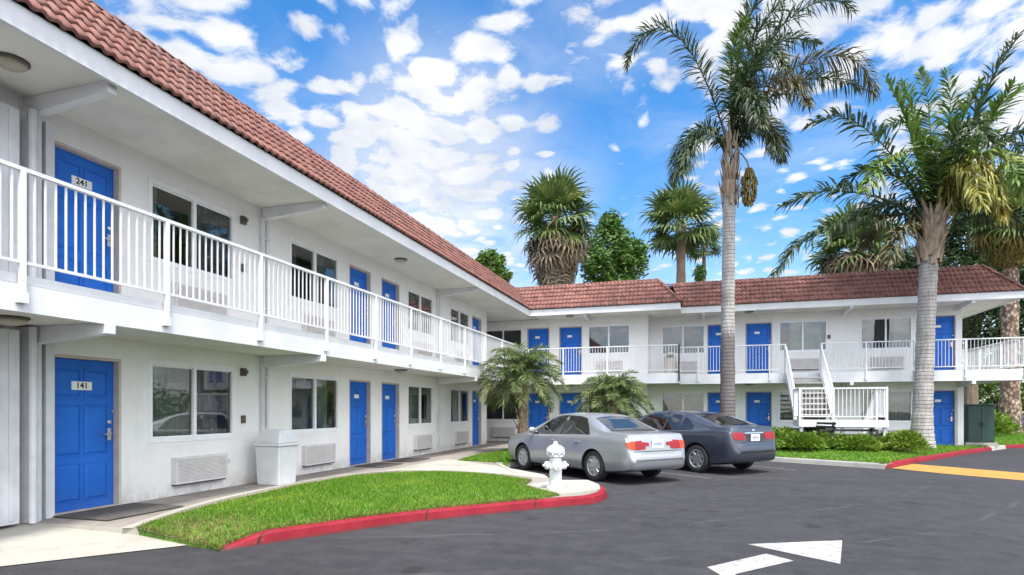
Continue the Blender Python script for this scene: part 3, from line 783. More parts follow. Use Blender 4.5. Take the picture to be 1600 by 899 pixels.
def add_beam(root, x, y_edge, z, y_wall=0.0):
    b = MB(); 
    b.add([(x-.06, y_wall, z), (x+.06, y_wall, z), (x+.06, y_edge, z), (x-.06, y_edge, z), (x-.06, y_wall, z-.22), (x+.06, y_wall, z-.22), (x+.06, y_edge, z-.13), (x-.06, y_edge, z-.13)],
          [(0, 3, 2, 1), (4, 5, 6, 7), (0, 1, 5, 4), (1, 2, 6, 5), (2, 3, 7, 6), (3, 0, 4, 7)])
    b.build('beam', 'white paint', root, bevel=.006)

ROW_N, RUN, RISE, PITCH = 6, 0.92, 1.09, 0.155
def tile_slope(name, root, O, e, nrm, a0, a1, k0, k1):
    """rows of waved tiles from an eave line; ends run k*run (hip -1 / valley +1)"""
    O = Vector(O); e = Vector(e).normalized(); nrm = Vector(nrm).normalized(); up = Vector((0, 0, 1))
    sl = math.hypot(RUN, RISE); normal = (up*RUN-nrm*RISE)/sl
    V = []; F = []
    A = np.arange(math.floor((a0-1.2)/PITCH), math.ceil((a1+1.2)/PITCH)+1, 0.125)*PITCH
    ph = (A/PITCH) % 1.0
    prof = 0.025*np.where(ph < .62, np.sin(ph/.62*PI)**0.8, -0.25*np.sin((ph-.62)/.38*PI))
    e_, n_, m_, u_ = map(np.array, (e, nrm, normal, up)); o_ = np.array(O)
    for r in range(ROW_N):
        s0 = r/ROW_N-(0.02 if r == 0 else 0.012); s1 = (r+1)/ROW_N+0.02
        rows = []
        jit = rng.normal(0, .0025, len(A)//8+2).repeat(8)[:len(A)]
        for s, lift in ((s0, -.012), (s0, .030), ((s0+s1)/2, .014), (s1, 0.0)):
            lo = a0-k0*s*RUN; hi = a1+k1*s*RUN
            a = np.clip(A, lo, hi)
            h = prof+lift+jit
            P = o_+np.outer(a, e_)+(n_*s*RUN)+(u_*s*RISE)+np.outer(h, m_)
            rows.append(P)
        base = len(V); n = len(A)
        lo = a0-k0*s1*RUN-PITCH; hi = a1+k1*s1*RUN+PITCH
        lo = min(lo, a0-PITCH); hi = max(hi, a1+PITCH)
        for P in rows: V.extend(P)
        for q in range(3):
            for i in range(n-1):
                if A[i+1] < lo or A[i] > hi: continue
                F.append((base+q*n+i, base+q*n+i+1, base+(q+1)*n+i+1, base+(q+1)*n+i))
    return link(name, np_mesh(name, V, F, 'terracotta roof tile'), root)
def ridge_caps(root, a, b, r=.085, name='ridge_cap'):
    a = Vector(a); b = Vector(b); d = b-a; L = d.length; n = max(1, int(L/.34)); mb = MB()
    side = d.cross(Vector((0, 0, 1))).normalized(); up = side.cross(d).normalized(); d.normalize()
    for i in range(n):
        p0 = a+d*(L*i/n-.02); p1 = a+d*(L*(i+1)/n)
        vs = []
        for p, rr, lift in ((p0, r*1.06, .02), (p1, r*.92, .0)):
            for k in range(9):
                t = PI*k/8; vs.append(p+side*math.cos(t)*rr+up*(math.sin(t)*rr*.8+lift-.02))
        mb.add(vs, [(k, k+1, 10+k, 9+k) for k in range(8)]+[tuple(range(8, -1, -1))])
    return mb.build(name, 'terracotta roof tile', root)
RZ = 5.545      # tile springing at the eave
def railing(root, a, b, zf, posts, drop=True, name='railing', outward=(0, -1, 0), bw=.008):
    """balusters between posts; a, b are (x, y) at the rail line"""
    a = Vector((*a, 0)); b = Vector((*b, 0)); d = (b-a); L = d.length; d.normalize()
    mb = MB()
    zt = zf+1.05
    mb.bar(a+Vector((0, 0, zt)), b+Vector((0, 0, zt)), .055, .04)
    mb.bar(a+Vector((0, 0, zf+.105)), b+Vector((0, 0, zf+.105)), .035, .03)
    n = max(1, int(L/.107))
    for i in range(n):
        p = a+d*(L*(i+.5)/n)
        mb.box(p.x-bw, p.x+bw, p.y-bw, p.y+bw, zf+.12, zt-.018)
    o = mb.build(name, 'white paint', root)
    pm = MB(); o_ = Vector(outward)
    pm.box(-.026, .026, -.026, .026, (-.30 if drop else -.02), 1.0685)
    if drop: pm.box(-.045, .045, -.032, .032, -.31, -.20)
    me = pm.mesh('post', ['white paint'])
    for t in posts: link('post', me, o, tuple(a+d*t+Vector((0, 0, zf))+o_*.004))
    return o

# ---- near wing: facade faces +X, local x = world Y, local y = into the building
EAVE = 7.9-6.455; EDGE = 1.30; RAILY = -(EDGE+.058)
lw = empty('motel_wing', (-7.9, 0, 0), R(90), label='long white two-storey motel wing at the left, with the door numbered 141', cat='motel')
LX0, LX1 = -4.0, 22.2
doors = [6.03, 12.92, 14.45, 21.1]; wins = [7.85, 11.11, 16.29, 19.4]
extra_w = [2.2]; extra_d = [0.2]
holes = []
for z in (G, F2):
    holes += [hole_door(x, z) for x in doors+extra_d] + [hole_win(x, z) for x in wins+extra_w]
mb = MB(); wall_with_holes(mb, LX0, LX1, 0.0, SOF, 0, holes)
mb.quad((LX1, 0, 0), (LX1, 6.5, 0), (LX1, 6.5, SOF), (LX1, 0, SOF)); mb.quad((LX0, 6.5, 0), (LX0, 0, 0), (LX0, 0, SOF), (LX0, 6.5, SOF)); mb.quad((LX1, 6.5, 0), (LX0, 6.5, 0), (LX0, 6.5, SOF), (LX1, 6.5, SOF))
mb.build('wall', 'white stucco', lw)
FY = 23.3      # far eave line (world Y), where the inner corner turns
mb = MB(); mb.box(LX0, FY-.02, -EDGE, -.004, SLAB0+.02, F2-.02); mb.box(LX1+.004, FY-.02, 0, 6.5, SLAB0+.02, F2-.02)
sl = mb.build('balcony_slab', 'soffit paint', lw)
mb = MB(); mb.box(LX0, FY-.03, -EDGE-.028, -EDGE-.003, SLAB0, F2-.11); mb.box(LX0, FY-.03, -EDGE-.022, -EDGE-.003, F2-.105, F2-.012)
mb.build('slab_fascia', 'white paint', sl)
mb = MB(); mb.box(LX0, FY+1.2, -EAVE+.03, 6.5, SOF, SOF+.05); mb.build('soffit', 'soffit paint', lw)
mb = MB(); mb.box(LX0, FY-.0, -EAVE-.03, -EAVE+.025, 5.27, RZ-.03); mb.build('fascia', 'white paint', lw)
rf = tile_slope('roof', lw, (0, -EAVE-.055, RZ), (1, 0, 0), (0, 1, 0), LX0, FY-.05, 0, 1)
mb = MB(); mb.box(LX0, FY+RUN, -EAVE+RUN-.06, 6.5, RZ+RISE-.10, RZ+RISE-.03); mb.box(LX0, FY+RUN-.1, -EAVE+RUN-.02, -EAVE+RUN+.02, SOF+.06, RZ+RISE-.11); mb.build('roof_deck', 'flat roof', rf)
ridge_caps(rf, (LX0, -EAVE+RUN-.05, RZ+RISE-.01), (FY+RUN-.1, -EAVE+RUN-.05, RZ+RISE-.01), .06)
for x, z, num in ((6.03, G, '141'), (6.03, F2, '241')): add_door(lw, x, z, num)
for x in doors[1:]+extra_d:
    for z in (G, F2): add_door(lw, x, z)
GG, GR = 'curtain green grey', 'curtain grey'
cl = {(7.85, G): [(-.85, .0, GG), (.0, .60, GR)], (7.85, F2): [(-.85, -.62, GG), (.02, .85, GR)],
      (11.11, G): [(-.85, 0, GR), (0.02, .62, GG)], (11.11, F2): [(-.85, -.45, GR), (.05, .55, GG)],
      (16.29, G): [(-.85, -.02, GG), (.55, .85, GR)], (16.29, F2): [(-.85, -.1, GR), (.2, .85, GR)],
      (19.4, G): [(-.05, .45, GR)], (19.4, F2): [(-.3, .2, GR)]}
for x in wins+extra_w:
    for z in (G, F2):
        add_window(lw, x, z, cl.get((x, z), [(-.85, .85, GG)])); add_ac(lw, x+.06, z)
for z, e in ((SOF, -EAVE+.10), (SLAB0+.02, -EDGE+.0)):
    for x in (5.28, 9.47, 17.5, 1.2): add_beam(lw, x, e-.055 if z < 3 else e-.03, z-.002)
for z in (SOF, SLAB0+.02):
    for x in (4.62, 13.66): add_lamp(lw, x, -.72, z-.001)
# drain pipes beside the party walls
for x in (9.47, 17.5):
    for z0, z1 in ((G, SLAB0), (F2, SOF-.2)):
        mb = MB(); mb.box(x-.11, x-.03, -.07, -.004, z0, z1); mb.tube([(x+.05, -.05, z0), (x+.05, -.05, z1)], .028, 10)
        for zz in (z0+.5, z1-.4): mb.box(x-.12, x+.09, -.082, -.003, zz, zz+.03)
        mb.build('drain_pipe', 'pipe grey', lw)
# bundle of ducts and pipes left of the near doors, with the panelled bay beyond it
for z0, z1 in ((G, SLAB0), (F2, SOF-.22)):
    mb = MB()
    mb.box(5.40, 5.505, -.13, -.004, z0, z1); mb.tube([(5.345, -.075, z0), (5.345, -.075, z1)], .036, 12); mb.box(5.13, 5.30, -.20, -.004, z0, z1); mb.tube([(5.155, -.26, z0), (5.155, -.26, z1)], .045, 12)
    mb.tube([(5.24, -.225, z0), (5.24, -.225, z1)], .02, 8)
    mb.build('duct', 'pipe grey', lw)
    mb = MB(); mb.box(4.15, 5.02, -.24, -.004, z0+.02, z1-.06)
    for k in range(6): mb.box(4.2+k*.14, 4.25+k*.14, -.255, -.241, z0+.06, z1-.1)
    mb.build('panelled_bay', 'pipe grey', lw)
# small boxes on the wall
for z in (G, F2):
    mb = MB(); mb.box(8.86, 8.96, -.07, -.004, z+1.98, z+2.12); mb.lathe([(.035, 0), (.035, .05)], 12, (8.91, -.07, z+2.05), 0, Matrix.Rotation(R(90), 3, 'X')); mb.build('wall_lamp', 'dark fixture', lw)
    mb = MB(); mb.box(8.88, 8.96, -.05, -.004, z+1.12, z+1.26); mb.build('junction_box', 'dark fixture', lw, bevel=.008)
    mb = MB(); mb.box(8.55, 8.61, -.02, -.004, z+.42, z+.50); mb.build('socket_cover', 'bin white', lw)
pp = [4.31, 6.04, 7.78, 9.53, 11.3, 12.95, 14.7, 16.45, 18.2, 19.95, 21.7]
railing(lw, (LX0, RAILY), (FY-.02, RAILY), F2, [p-LX0 for p in [-2.7, -.95, .8, 2.55]+pp], bw=.0086)

# ---- far wing: facade faces -Y; right part on y = 25.7, the left part steps forward
FWY = 25.7; LFY = 24.6-FWY
fw = empty('motel_wing', (0, FWY, 0), 0, label='white two-storey motel wing across the far end, behind the outside staircase', cat='motel')
XL = x_on(1012, 24.6); XR = 9.33; XS = -.55    # section corner, right end wall, step of the eave
E0 = 23.3-FWY; E1 = 24.4-FWY; S0 = E0+.06; S1 = E1+.05
c_ = lambda a, b, Y=FWY: (x_on(a, Y)+x_on(b, Y))/2
dR = [c_(1109, 1141), c_(1166, 1205), c_(1455, 1483.5)]; wR = [c_(1038, 1097), c_(1222, 1287), c_(1350, 1419)]
dL = [c_(825, 857, 24.6), c_(875, 908, 24.6)]; wL = [c_(922, 981, 24.6), -8.0]
hr = []; hl = []
for z in (G, F2):
    hr += [hole_door(x, z) for x in dR]+[hole_win(x, z) for x in wR]; hl += [hole_door(x, z) for x in dL]+[hole_win(x, z) for x in wL]
mb = MB(); wall_with_holes(mb, XL, XR, 0, SOF, 0, hr); wall_with_holes(mb, -14.5, XL, 0, SOF, LFY, hl)
mb.quad((XL, LFY, 0), (XL, 0, 0), (XL, 0, SOF), (XL, LFY, SOF)); mb.quad((XR, 0, 0), (XR, 7, 0), (XR, 7, SOF), (XR, 0, SOF)); mb.quad((XR, 7, 0), (-14.5, 7, 0), (-14.5, 7, SOF), (XR, 7, SOF)); mb.quad((-14.5, 7, 0), (-14.5, LFY, 0), (-14.5, LFY, SOF), (-14.5, 7, SOF))
mb.build('wall', 'white stucco', fw)
XB = 10.62
mb = MB(); mb.box(-14.5, XS-.08, S0, LFY-.004, SLAB0+.02, F2-.02); mb.box(XS-.075, XB, S1, -.004, SLAB0+.022, F2-.02); mb.box(XL+.004, XS-.08, LFY, -.004, SLAB0+.02, F2-.02); mb.box(XR+.004, XB, 0, 7, SLAB0+.02, F2-.02)
sl = mb.build('balcony_slab', 'soffit paint', fw)
mb = MB(); mb.box(-6.6, XS-.05, S0-.028, S0-.003, SLAB0, F2-.012); mb.box(XS-.077, XS-.05, S0-.002, S1-.03, SLAB0, F2-.012); mb.box(XS-.05, XB+.028, S1-.028, S1-.003, SLAB0, F2-.012); mb.box(XB+.003, XB+.028, S1, 7, SLAB0, F2-.012)
mb.build('slab_fascia', 'white paint', sl)
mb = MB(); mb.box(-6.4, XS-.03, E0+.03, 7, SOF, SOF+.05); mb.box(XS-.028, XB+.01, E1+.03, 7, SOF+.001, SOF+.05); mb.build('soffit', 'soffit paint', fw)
XE = 10.64
mb = MB(); mb.box(-6.455, XS, E0-.03, E0+.025, 5.27, RZ-.03); mb.box(XS-.05, XS, E0+.026, E1+.5, 5.27, RZ-.03); mb.box(XS+.002, XE, E1-.03, E1+.025, 5.27, RZ-.03); mb.box(XE-.05, XE, E1+.026, 7, 5.27, RZ-.03)
mb.build('fascia', 'white paint', fw)
rf = tile_slope('roof', fw, (0, E0-.055, RZ), (1, 0, 0), (0, 1, 0), -6.40, XS+.02, 1, -1)
tile_slope('roof_slope', rf, (0, E1-.055, RZ), (1, 0, 0), (0, 1, 0), XS-.02, XE+.03, .4, -1)
tile_slope('roof_slope', rf, (XE+.03, 0, RZ), (0, 1, 0), (-1, 0, 0), E1-.05, 7, -1, 0)
tile_slope('roof_slope', rf, (XS+.02, 0, RZ), (0, 1, 0), (-1, 0, 0), E0-.05, E1+1.0, -1, 1)
mb = MB(); mb.box(-14.5, XS-RUN, E0+RUN-.04, 7, RZ+RISE-.12, RZ+RISE-.05); mb.box(XS-RUN+.001, XE-RUN, E1+RUN-.04, 7, RZ+RISE-.121, RZ+RISE-.052); mb.build('roof_deck', 'flat roof', rf)
ridge_caps(rf, (XE+.03, E1-.06, RZ+.02), (XE+.03-RUN, E1-.06+RUN, RZ+RISE+.02), .075, 'hip_cap')
ridge_caps(rf, (XS+.02, E0-.06, RZ+.02), (XS+.02-RUN, E0-.06+RUN, RZ+RISE+.02), .075, 'hip_cap')
ridge_caps(rf, (-7.3, E0+RUN-.05, RZ+RISE-.01), (XS-RUN, E0+RUN-.05, RZ+RISE-.01), .05)
ridge_caps(rf, (XS-RUN, E1+RUN-.05, RZ+RISE-.012), (XE-RUN, E1+RUN-.05, RZ+RISE-.012), .05)
for x in dR:
    for z in (G, F2): add_door(fw, x, z)
for x in dL:
    for z in (G, F2): add_door(fw, x, z, y=LFY)
full = [(-.85, 0, GG), (0, .85, GR)]
fc = {(0, G): [(-.85, -.05, GR), (.05, .85, GG)], (0, F2): [(-.85, 0, GR)], (1, G): full, (1, F2): [(-.45, .0, GG), (.03, .7, GG)], (2, G): [(-.85, .85, GG)], (2, F2): [(-.85, .02, GR), (.3, .85, GG)]}
for i, x in enumerate(wR):
    for z in (G, F2): add_window(fw, x, z, fc[(i, z)]); add_ac(fw, x+.05, z)
for x in wL:
    for z in (G, F2): add_window(fw, x, z, [(-.1, .85, GR)] if x > -6 else [], y=LFY); add_ac(fw, x+.05, z, LFY)
for u in (1330, 1520): 
    x = x_on(u, 24.5)
    for z, e in ((SOF, E1+.06), (SLAB0+.02, S1+.0)): add_beam(fw, x, e-.05, z-.002, 0 if x < XR else .3)
for x in (-4.2, .3): add_beam(fw, x, (E0 if x < XS else E1)+.06, SOF-.002, LFY if x < XS else 0)
for x, y in ((-4.9, LFY-.65), (2.0, -.65), (8.0, -.65)):
    for z in (SOF, SLAB0+.02): add_lamp(fw, x, y, z-.001)
for x in (x_on(1295, FWY),):
    for z in (G, F2): MB().box(x-.05, x+.05, -.05, -.004, z+1.35, z+1.50).build('junction_box', 'dark fixture', fw)
RL = S0-.05; RR = S1-.05
railing(fw, (-6.50, RL), (XS-.05, RL), F2, [.02, 1.45, 3.2, 5.9])
railing(fw, (XS-.05, RL), (XS-.05, RR), F2, [.0])
SX0, SX1 = 3.24, 4.43
railing(fw, (XS-.05, RR), (SX0, RR), F2, [.0, x_on(1093, 24.35)-XS, x_on(1203, 24.35)-XS+.05, SX0-XS+.03])
railing(fw, (SX1, RR), (XB+.05, RR), F2, [.02, x_on(1354, 24.35)-SX1, x_on(1430, 24.35)-SX1, x_on(1510, 24.35)-SX1, XB+.05-SX1])
railing(fw, (XB+.05, RR), (XB+.05, 7), F2, [1.7, 3.4, 5.1, 6.8], outward=(1, 0, 0))
# corner pier under the right end
mb = MB(); mb.box(XR-.16, XR+.03, -.05, .2, 0, SLAB0+.01); mb.build('corner_pier', 'white stucco', fw)

# ---- outside staircase on the far wing
def staircase():
    YT = FWY+S1-.06       # top landing edge (world Y)
    YL = 22.35; YF = 21.15; ZL = 1.14
    s = empty('staircase', (SX0, YF, 0), 0, label='white outside staircase rising from a mid landing up to the far balcony', cat='staircase')
    off = Vector((SX0, YF, 0))
    def B(mb, name, m, **k):
        mb.v = [tuple(Vector(p)-off) for p in mb.v]; return mb.build(name, m, s, **k)
    X2, X3 = 4.47, 5.68
    n = 9
    for i in range(n):
        z = ZL+(F2-ZL)*(i+1)/(n+0.0)*0.985; y = YL+(YT-YL)*(i+.5)/n
        if i < n-1: mb = MB(); mb.box(SX0+.07, SX1-.07, y-.15, y+.13, z-.055, z); B(mb, 'tread', 'tread concrete', bevel=.008)
    for x in (SX0+.03, SX1-.03):
        mb = MB(); mb.bar((x, YL-.05, ZL-.06), (x, YT+.02, F2-.14), .055, .26); B(mb, 'stringer', 'white paint')
    for i in range(5):
        z = ZL-(ZL-G)*(i+1)/6; y = YL+.13+i*.28
        mb = MB(); mb.box(X2+.06, X3-.07, y-.13, y+.15, z-.055, z); B(mb, 'tread', 'tread concrete', bevel=.008)
    for x in (X2+.04, X3-.03):
        mb = MB(); mb.bar((x, YL-.02, ZL-.10), (x, YL+1.62, G+.02), .055, .24); B(mb, 'stringer', 'white paint')
    mb = MB(); mb.box(SX0, X3, YF, YL, ZL-.06, ZL); B(mb, 'landing', 'tread concrete')
    mb = MB(); mb.box(SX0-.03, X3+.03, YF-.055, YF-.003, ZL-.21, ZL+.012); mb.box(SX0-.055, SX0-.003, YF-.05, YL, ZL-.2, ZL+.01); mb.box(X3+.003, X3+.055, YF-.05, YL, ZL-.2, ZL+.01); B(mb, 'landing_beam', 'white paint')
    for x in (SX0+.03, X2, X3-.03):
        mb = MB(); mb.box(x-.05, x+.05, YF+.02, YF+.12, 0, ZL-.062); B(mb, 'landing_post', 'white paint')
    def rail(a, b, hb=.95, lo=.12):
        a = Vector(a); b = Vector(b); mb = MB(); up = Vector((0, 0, 1)); L = (b-a).length; n = max(1, int(L/.115))
        mb.bar(a+up*hb, b+up*hb, .05, .045); mb.bar(a+up*lo, b+up*lo, .035, .03)
        for k in range(n):
            p = a.lerp(b, (k+.5)/n); mb.box(p.x-.008, p.x+.008, p.y-.008, p.y+.008, p.z+lo, p.z+hb-.01)
        for p in (a, b): mb.box(p.x-.03, p.x+.03, p.y-.03, p.y+.03, p.z-.1, p.z+hb+.03)
        B(mb, 'handrail', 'white paint')
    rail((SX0, YL-.03, ZL), (SX0, YT, F2)); rail((SX1, YL-.03, ZL), (SX1, YT, F2))
    rail((SX0-.02, YF-.02, ZL), (X3+.0, YF-.02, ZL), 1.02); rail((SX0-.028, YF+.06, ZL), (SX0-.028, YL-.1, ZL), 1.02); rail((X3+.02, YF+.05, ZL), (X3+.02, YL-.05, ZL), 1.02)
    rail((X3, YL+.02, ZL), (X3, YL+1.55, G+.06))
    return s
staircase()
# ================================================================ small things by the near wing
def hydrant():
    p = hyd; s = empty('fire_hydrant', (p.x, p.y, G+.022), R(28), label='white fire hydrant on the pale concrete tip of the kerbed lawn', cat='fire hydrant')
    mb = MB(); mb.lathe([(.15, 0), (.15, .025), (.115, .035), (.108, .06), (.105, .20), (.105, .33), (.112, .345), (.112, .36), (.105, .37), (.105, .49), (.098, .52), (.102, .545), (.14, .55), (.14, .5775), (.10, .5785)], 28)
    for k in range(6):
        a = k*PI/3; mb.lathe([(.014, .0), (.014, .04)], 6, (.13*math.cos(a), .13*math.sin(a), .02))
    mb.build('barrel', 'hydrant paint', s, smooth=False).modifiers.new('b', 'BEVEL').width = .004
    mb = MB(); mb.lathe([(.142, .578), (.142, .60), (.155, .61), (.158, .64), (.148, .68), (.12, .715), (.08, .738), (.045, .748), (.045, .76), (.032, .765), (.03, .80), (.018, .805)], 28); 
    for k in range(8):
        a = k*PI/4+.2; mb.lathe([(.012, .0), (.012, .05)], 6, (.148*math.cos(a), .148*math.sin(a), .565))
    mb.build('bonnet', 'hydrant paint', s, smooth=True)
    for ang, r in ((0, .058), (PI, .058), (-PI/2, .075)):
        M = Matrix.Rotation(ang, 3, 'Z') @ Matrix.Rotation(R(90), 3, 'Y')
        mb = MB(); mb.lathe([(r*.85, .08), (r*.85, .12), (r*1.15, .125), (r*1.2, .165), (r*1.0, .185), (r*.55, .195), (.02, .20), (.02, .225)], 18, (0, 0, .40), 0, M)
        mb.build('outlet_cap', 'hydrant paint', s, smooth=False)
hydrant()
def litter_bin():
    s = empty('litter_bin', (-7.35, 9.17, G), 0, label='square white litter bin with a tapered hood, standing on the walkway against the wall', cat='litter bin')
    mb = MB(); a, b = .235, .265
    mb.add([(-a, -a, 0), (a, -a, 0), (a, a, 0), (-a, a, 0), (-b, -b, .70), (b, -b, .70), (b, b, .70), (-b, b, .70)], [(0, 3, 2, 1), (4, 5, 6, 7), (0, 1, 5, 4), (1, 2, 6, 5), (2, 3, 7, 6), (3, 0, 4, 7)])
    mb.build('bin_body', 'bin white', s, bevel=.02)
    mb = MB(); c = .285; d = .17
    mb.box(-c, c, -c, c, .702, .755)
    mb.add([(-c+.015, -c+.015, .757), (c-.015, -c+.015, .757), (c-.015, c-.015, .757), (-c+.015, c-.015, .757), (-.21, -d, 1.0), (.21, -d, 1.0), (.21, d, 1.0), (-.21, d, 1.0)], [(0, 3, 2, 1), (4, 5, 6, 7), (0, 1, 5, 4), (1, 2, 6, 5), (2, 3, 7, 6), (3, 0, 4, 7)])
    o = mb.build('hood', 'bin white', s, bevel=.018)
    for sg in (-1, 1):
        mb = MB(); mb.add([(-.15, sg*.263, .80), (.15, sg*.263, .80), (.13, sg*.207, .95), (-.13, sg*.207, .95)], [(0, 1, 2, 3)])
        mb.build('flap', 'bin white', o)
litter_bin()
def balcony_bin():
    Y = FWY+RR+.35; x = x_on(1047, Y)
    s = empty('litter_bin', (x, Y, F2-.02), 0, label='beige round-topped litter bin on the far upper balcony beside the window', cat='litter bin')
    MB().lathe([(.20, 0), (.22, .02), (.225, .62), (.235, .63), (.235, .67)], 24).build('bin_body', 'bin beige', s)
    o = MB().lathe([(.236, .672), (.225, .76), (.19, .85), (.13, .91), (.05, .94)], 24).build('hood', 'bin beige', s, smooth=True)
    MB().box(-.11, .11, -.232, -.18, .70, .80).build('flap', 'dark fixture', o)
balcony_bin()
def doormat(x0, x1, y0, y1, label):
    o = MB().box(-(x1-x0)/2, (x1-x0)/2, -(y1-y0)/2, (y1-y0)/2, 0, .014).build('doormat', 'mat rubber', None, ((x0+x1)/2, (y0+y1)/2, G+.008), bevel=.004)
    tag(o, label, 'doormat', 'dark mats at the near wing doors')
doormat(-7.78, -6.86, 5.48, 6.62, 'wide dark mat in front of the blue door numbered 141')
doormat(-7.78, -7.0, 12.4, 13.45, 'dark mat at the first of the two adjoining blue doors beyond the litter bin')
doormat(-7.78, -7.0, 13.92, 15.05, 'dark mat at the second of the two adjoining blue doors beyond the litter bin')
def bench(x, y, rz, label):
    z = lawn_h(np.array([[x, y]]))[0]
    s = empty('bench', (x, y, z), rz, label=label, cat='bench', group='black metal benches by the staircase')
    for sx in (-.62, .62):
        mb = MB(); mb.bar((sx, -.22, 0), (sx, -.16, .44), .06, .05); mb.bar((sx, .26, 0), (sx, .18, .44), .06, .05); mb.bar((sx, -.24, .43), (sx, .22, .43), .06, .05); mb.bar((sx, .19, .40), (sx, .30, .86), .06, .05); mb.bar((sx, -.22, .62), (sx, .24, .62), .06, .04); mb.bar((sx, -.20, .44), (sx, -.20, .62), .05, .05)
        mb.build('leg_frame', 'black metal', s)
    mb = MB()
    for k in range(6): mb.box(-.72, .72, -.22+k*.075, -.165+k*.075, .456, .478)
    mb.build('seat', 'black metal', s)
    mb = MB()
    for k in range(3): z0 = .56+k*.11; y_ = .235+k*.025; mb.box(-.72, .72, y_-.01, y_+.012, z0, z0+.07)
    mb.build('backrest', 'black metal', s)
bp = at(1332, 690, 18.6); bench(bp.x, bp.y, R(4), 'black bench facing the drive beneath the stair landing')
bp = at(1268, 690, 18.9); bench(bp.x, bp.y, R(-62), 'black bench turned sideways at the foot of the stairs, half behind shrubs')
def cabinet():
    x, y = XR+.72, FWY+.75
    z = G+.09
    s = empty('utility_cabinet', (x, y, z), 0, label='dark green utility cabinet beside the right end of the far wing', cat='utility cabinet')
    MB().box(-.42, .42, -.4, .4, .06, 1.42).build('casing', 'green cabinet', s, bevel=.015)
    for sx in (-1, 1):
        d = MB().box(sx*.205-.195, sx*.205+.195, -.418, -.402, .12, 1.36).build('door', 'green cabinet', s)
        MB().box(sx*.04-.012, sx*.04+.012, -.44, -.419, .66, .80).build('handle', 'black metal', d)
    MB().box(-.46, .46, -.44, .44, 1.422, 1.47).build('lid', 'green cabinet', s, bevel=.01)
    MB().box(-.5, .5, -.48, .48, -.1, .058).build('plinth', 'grey kerb concrete', s)
cabinet()

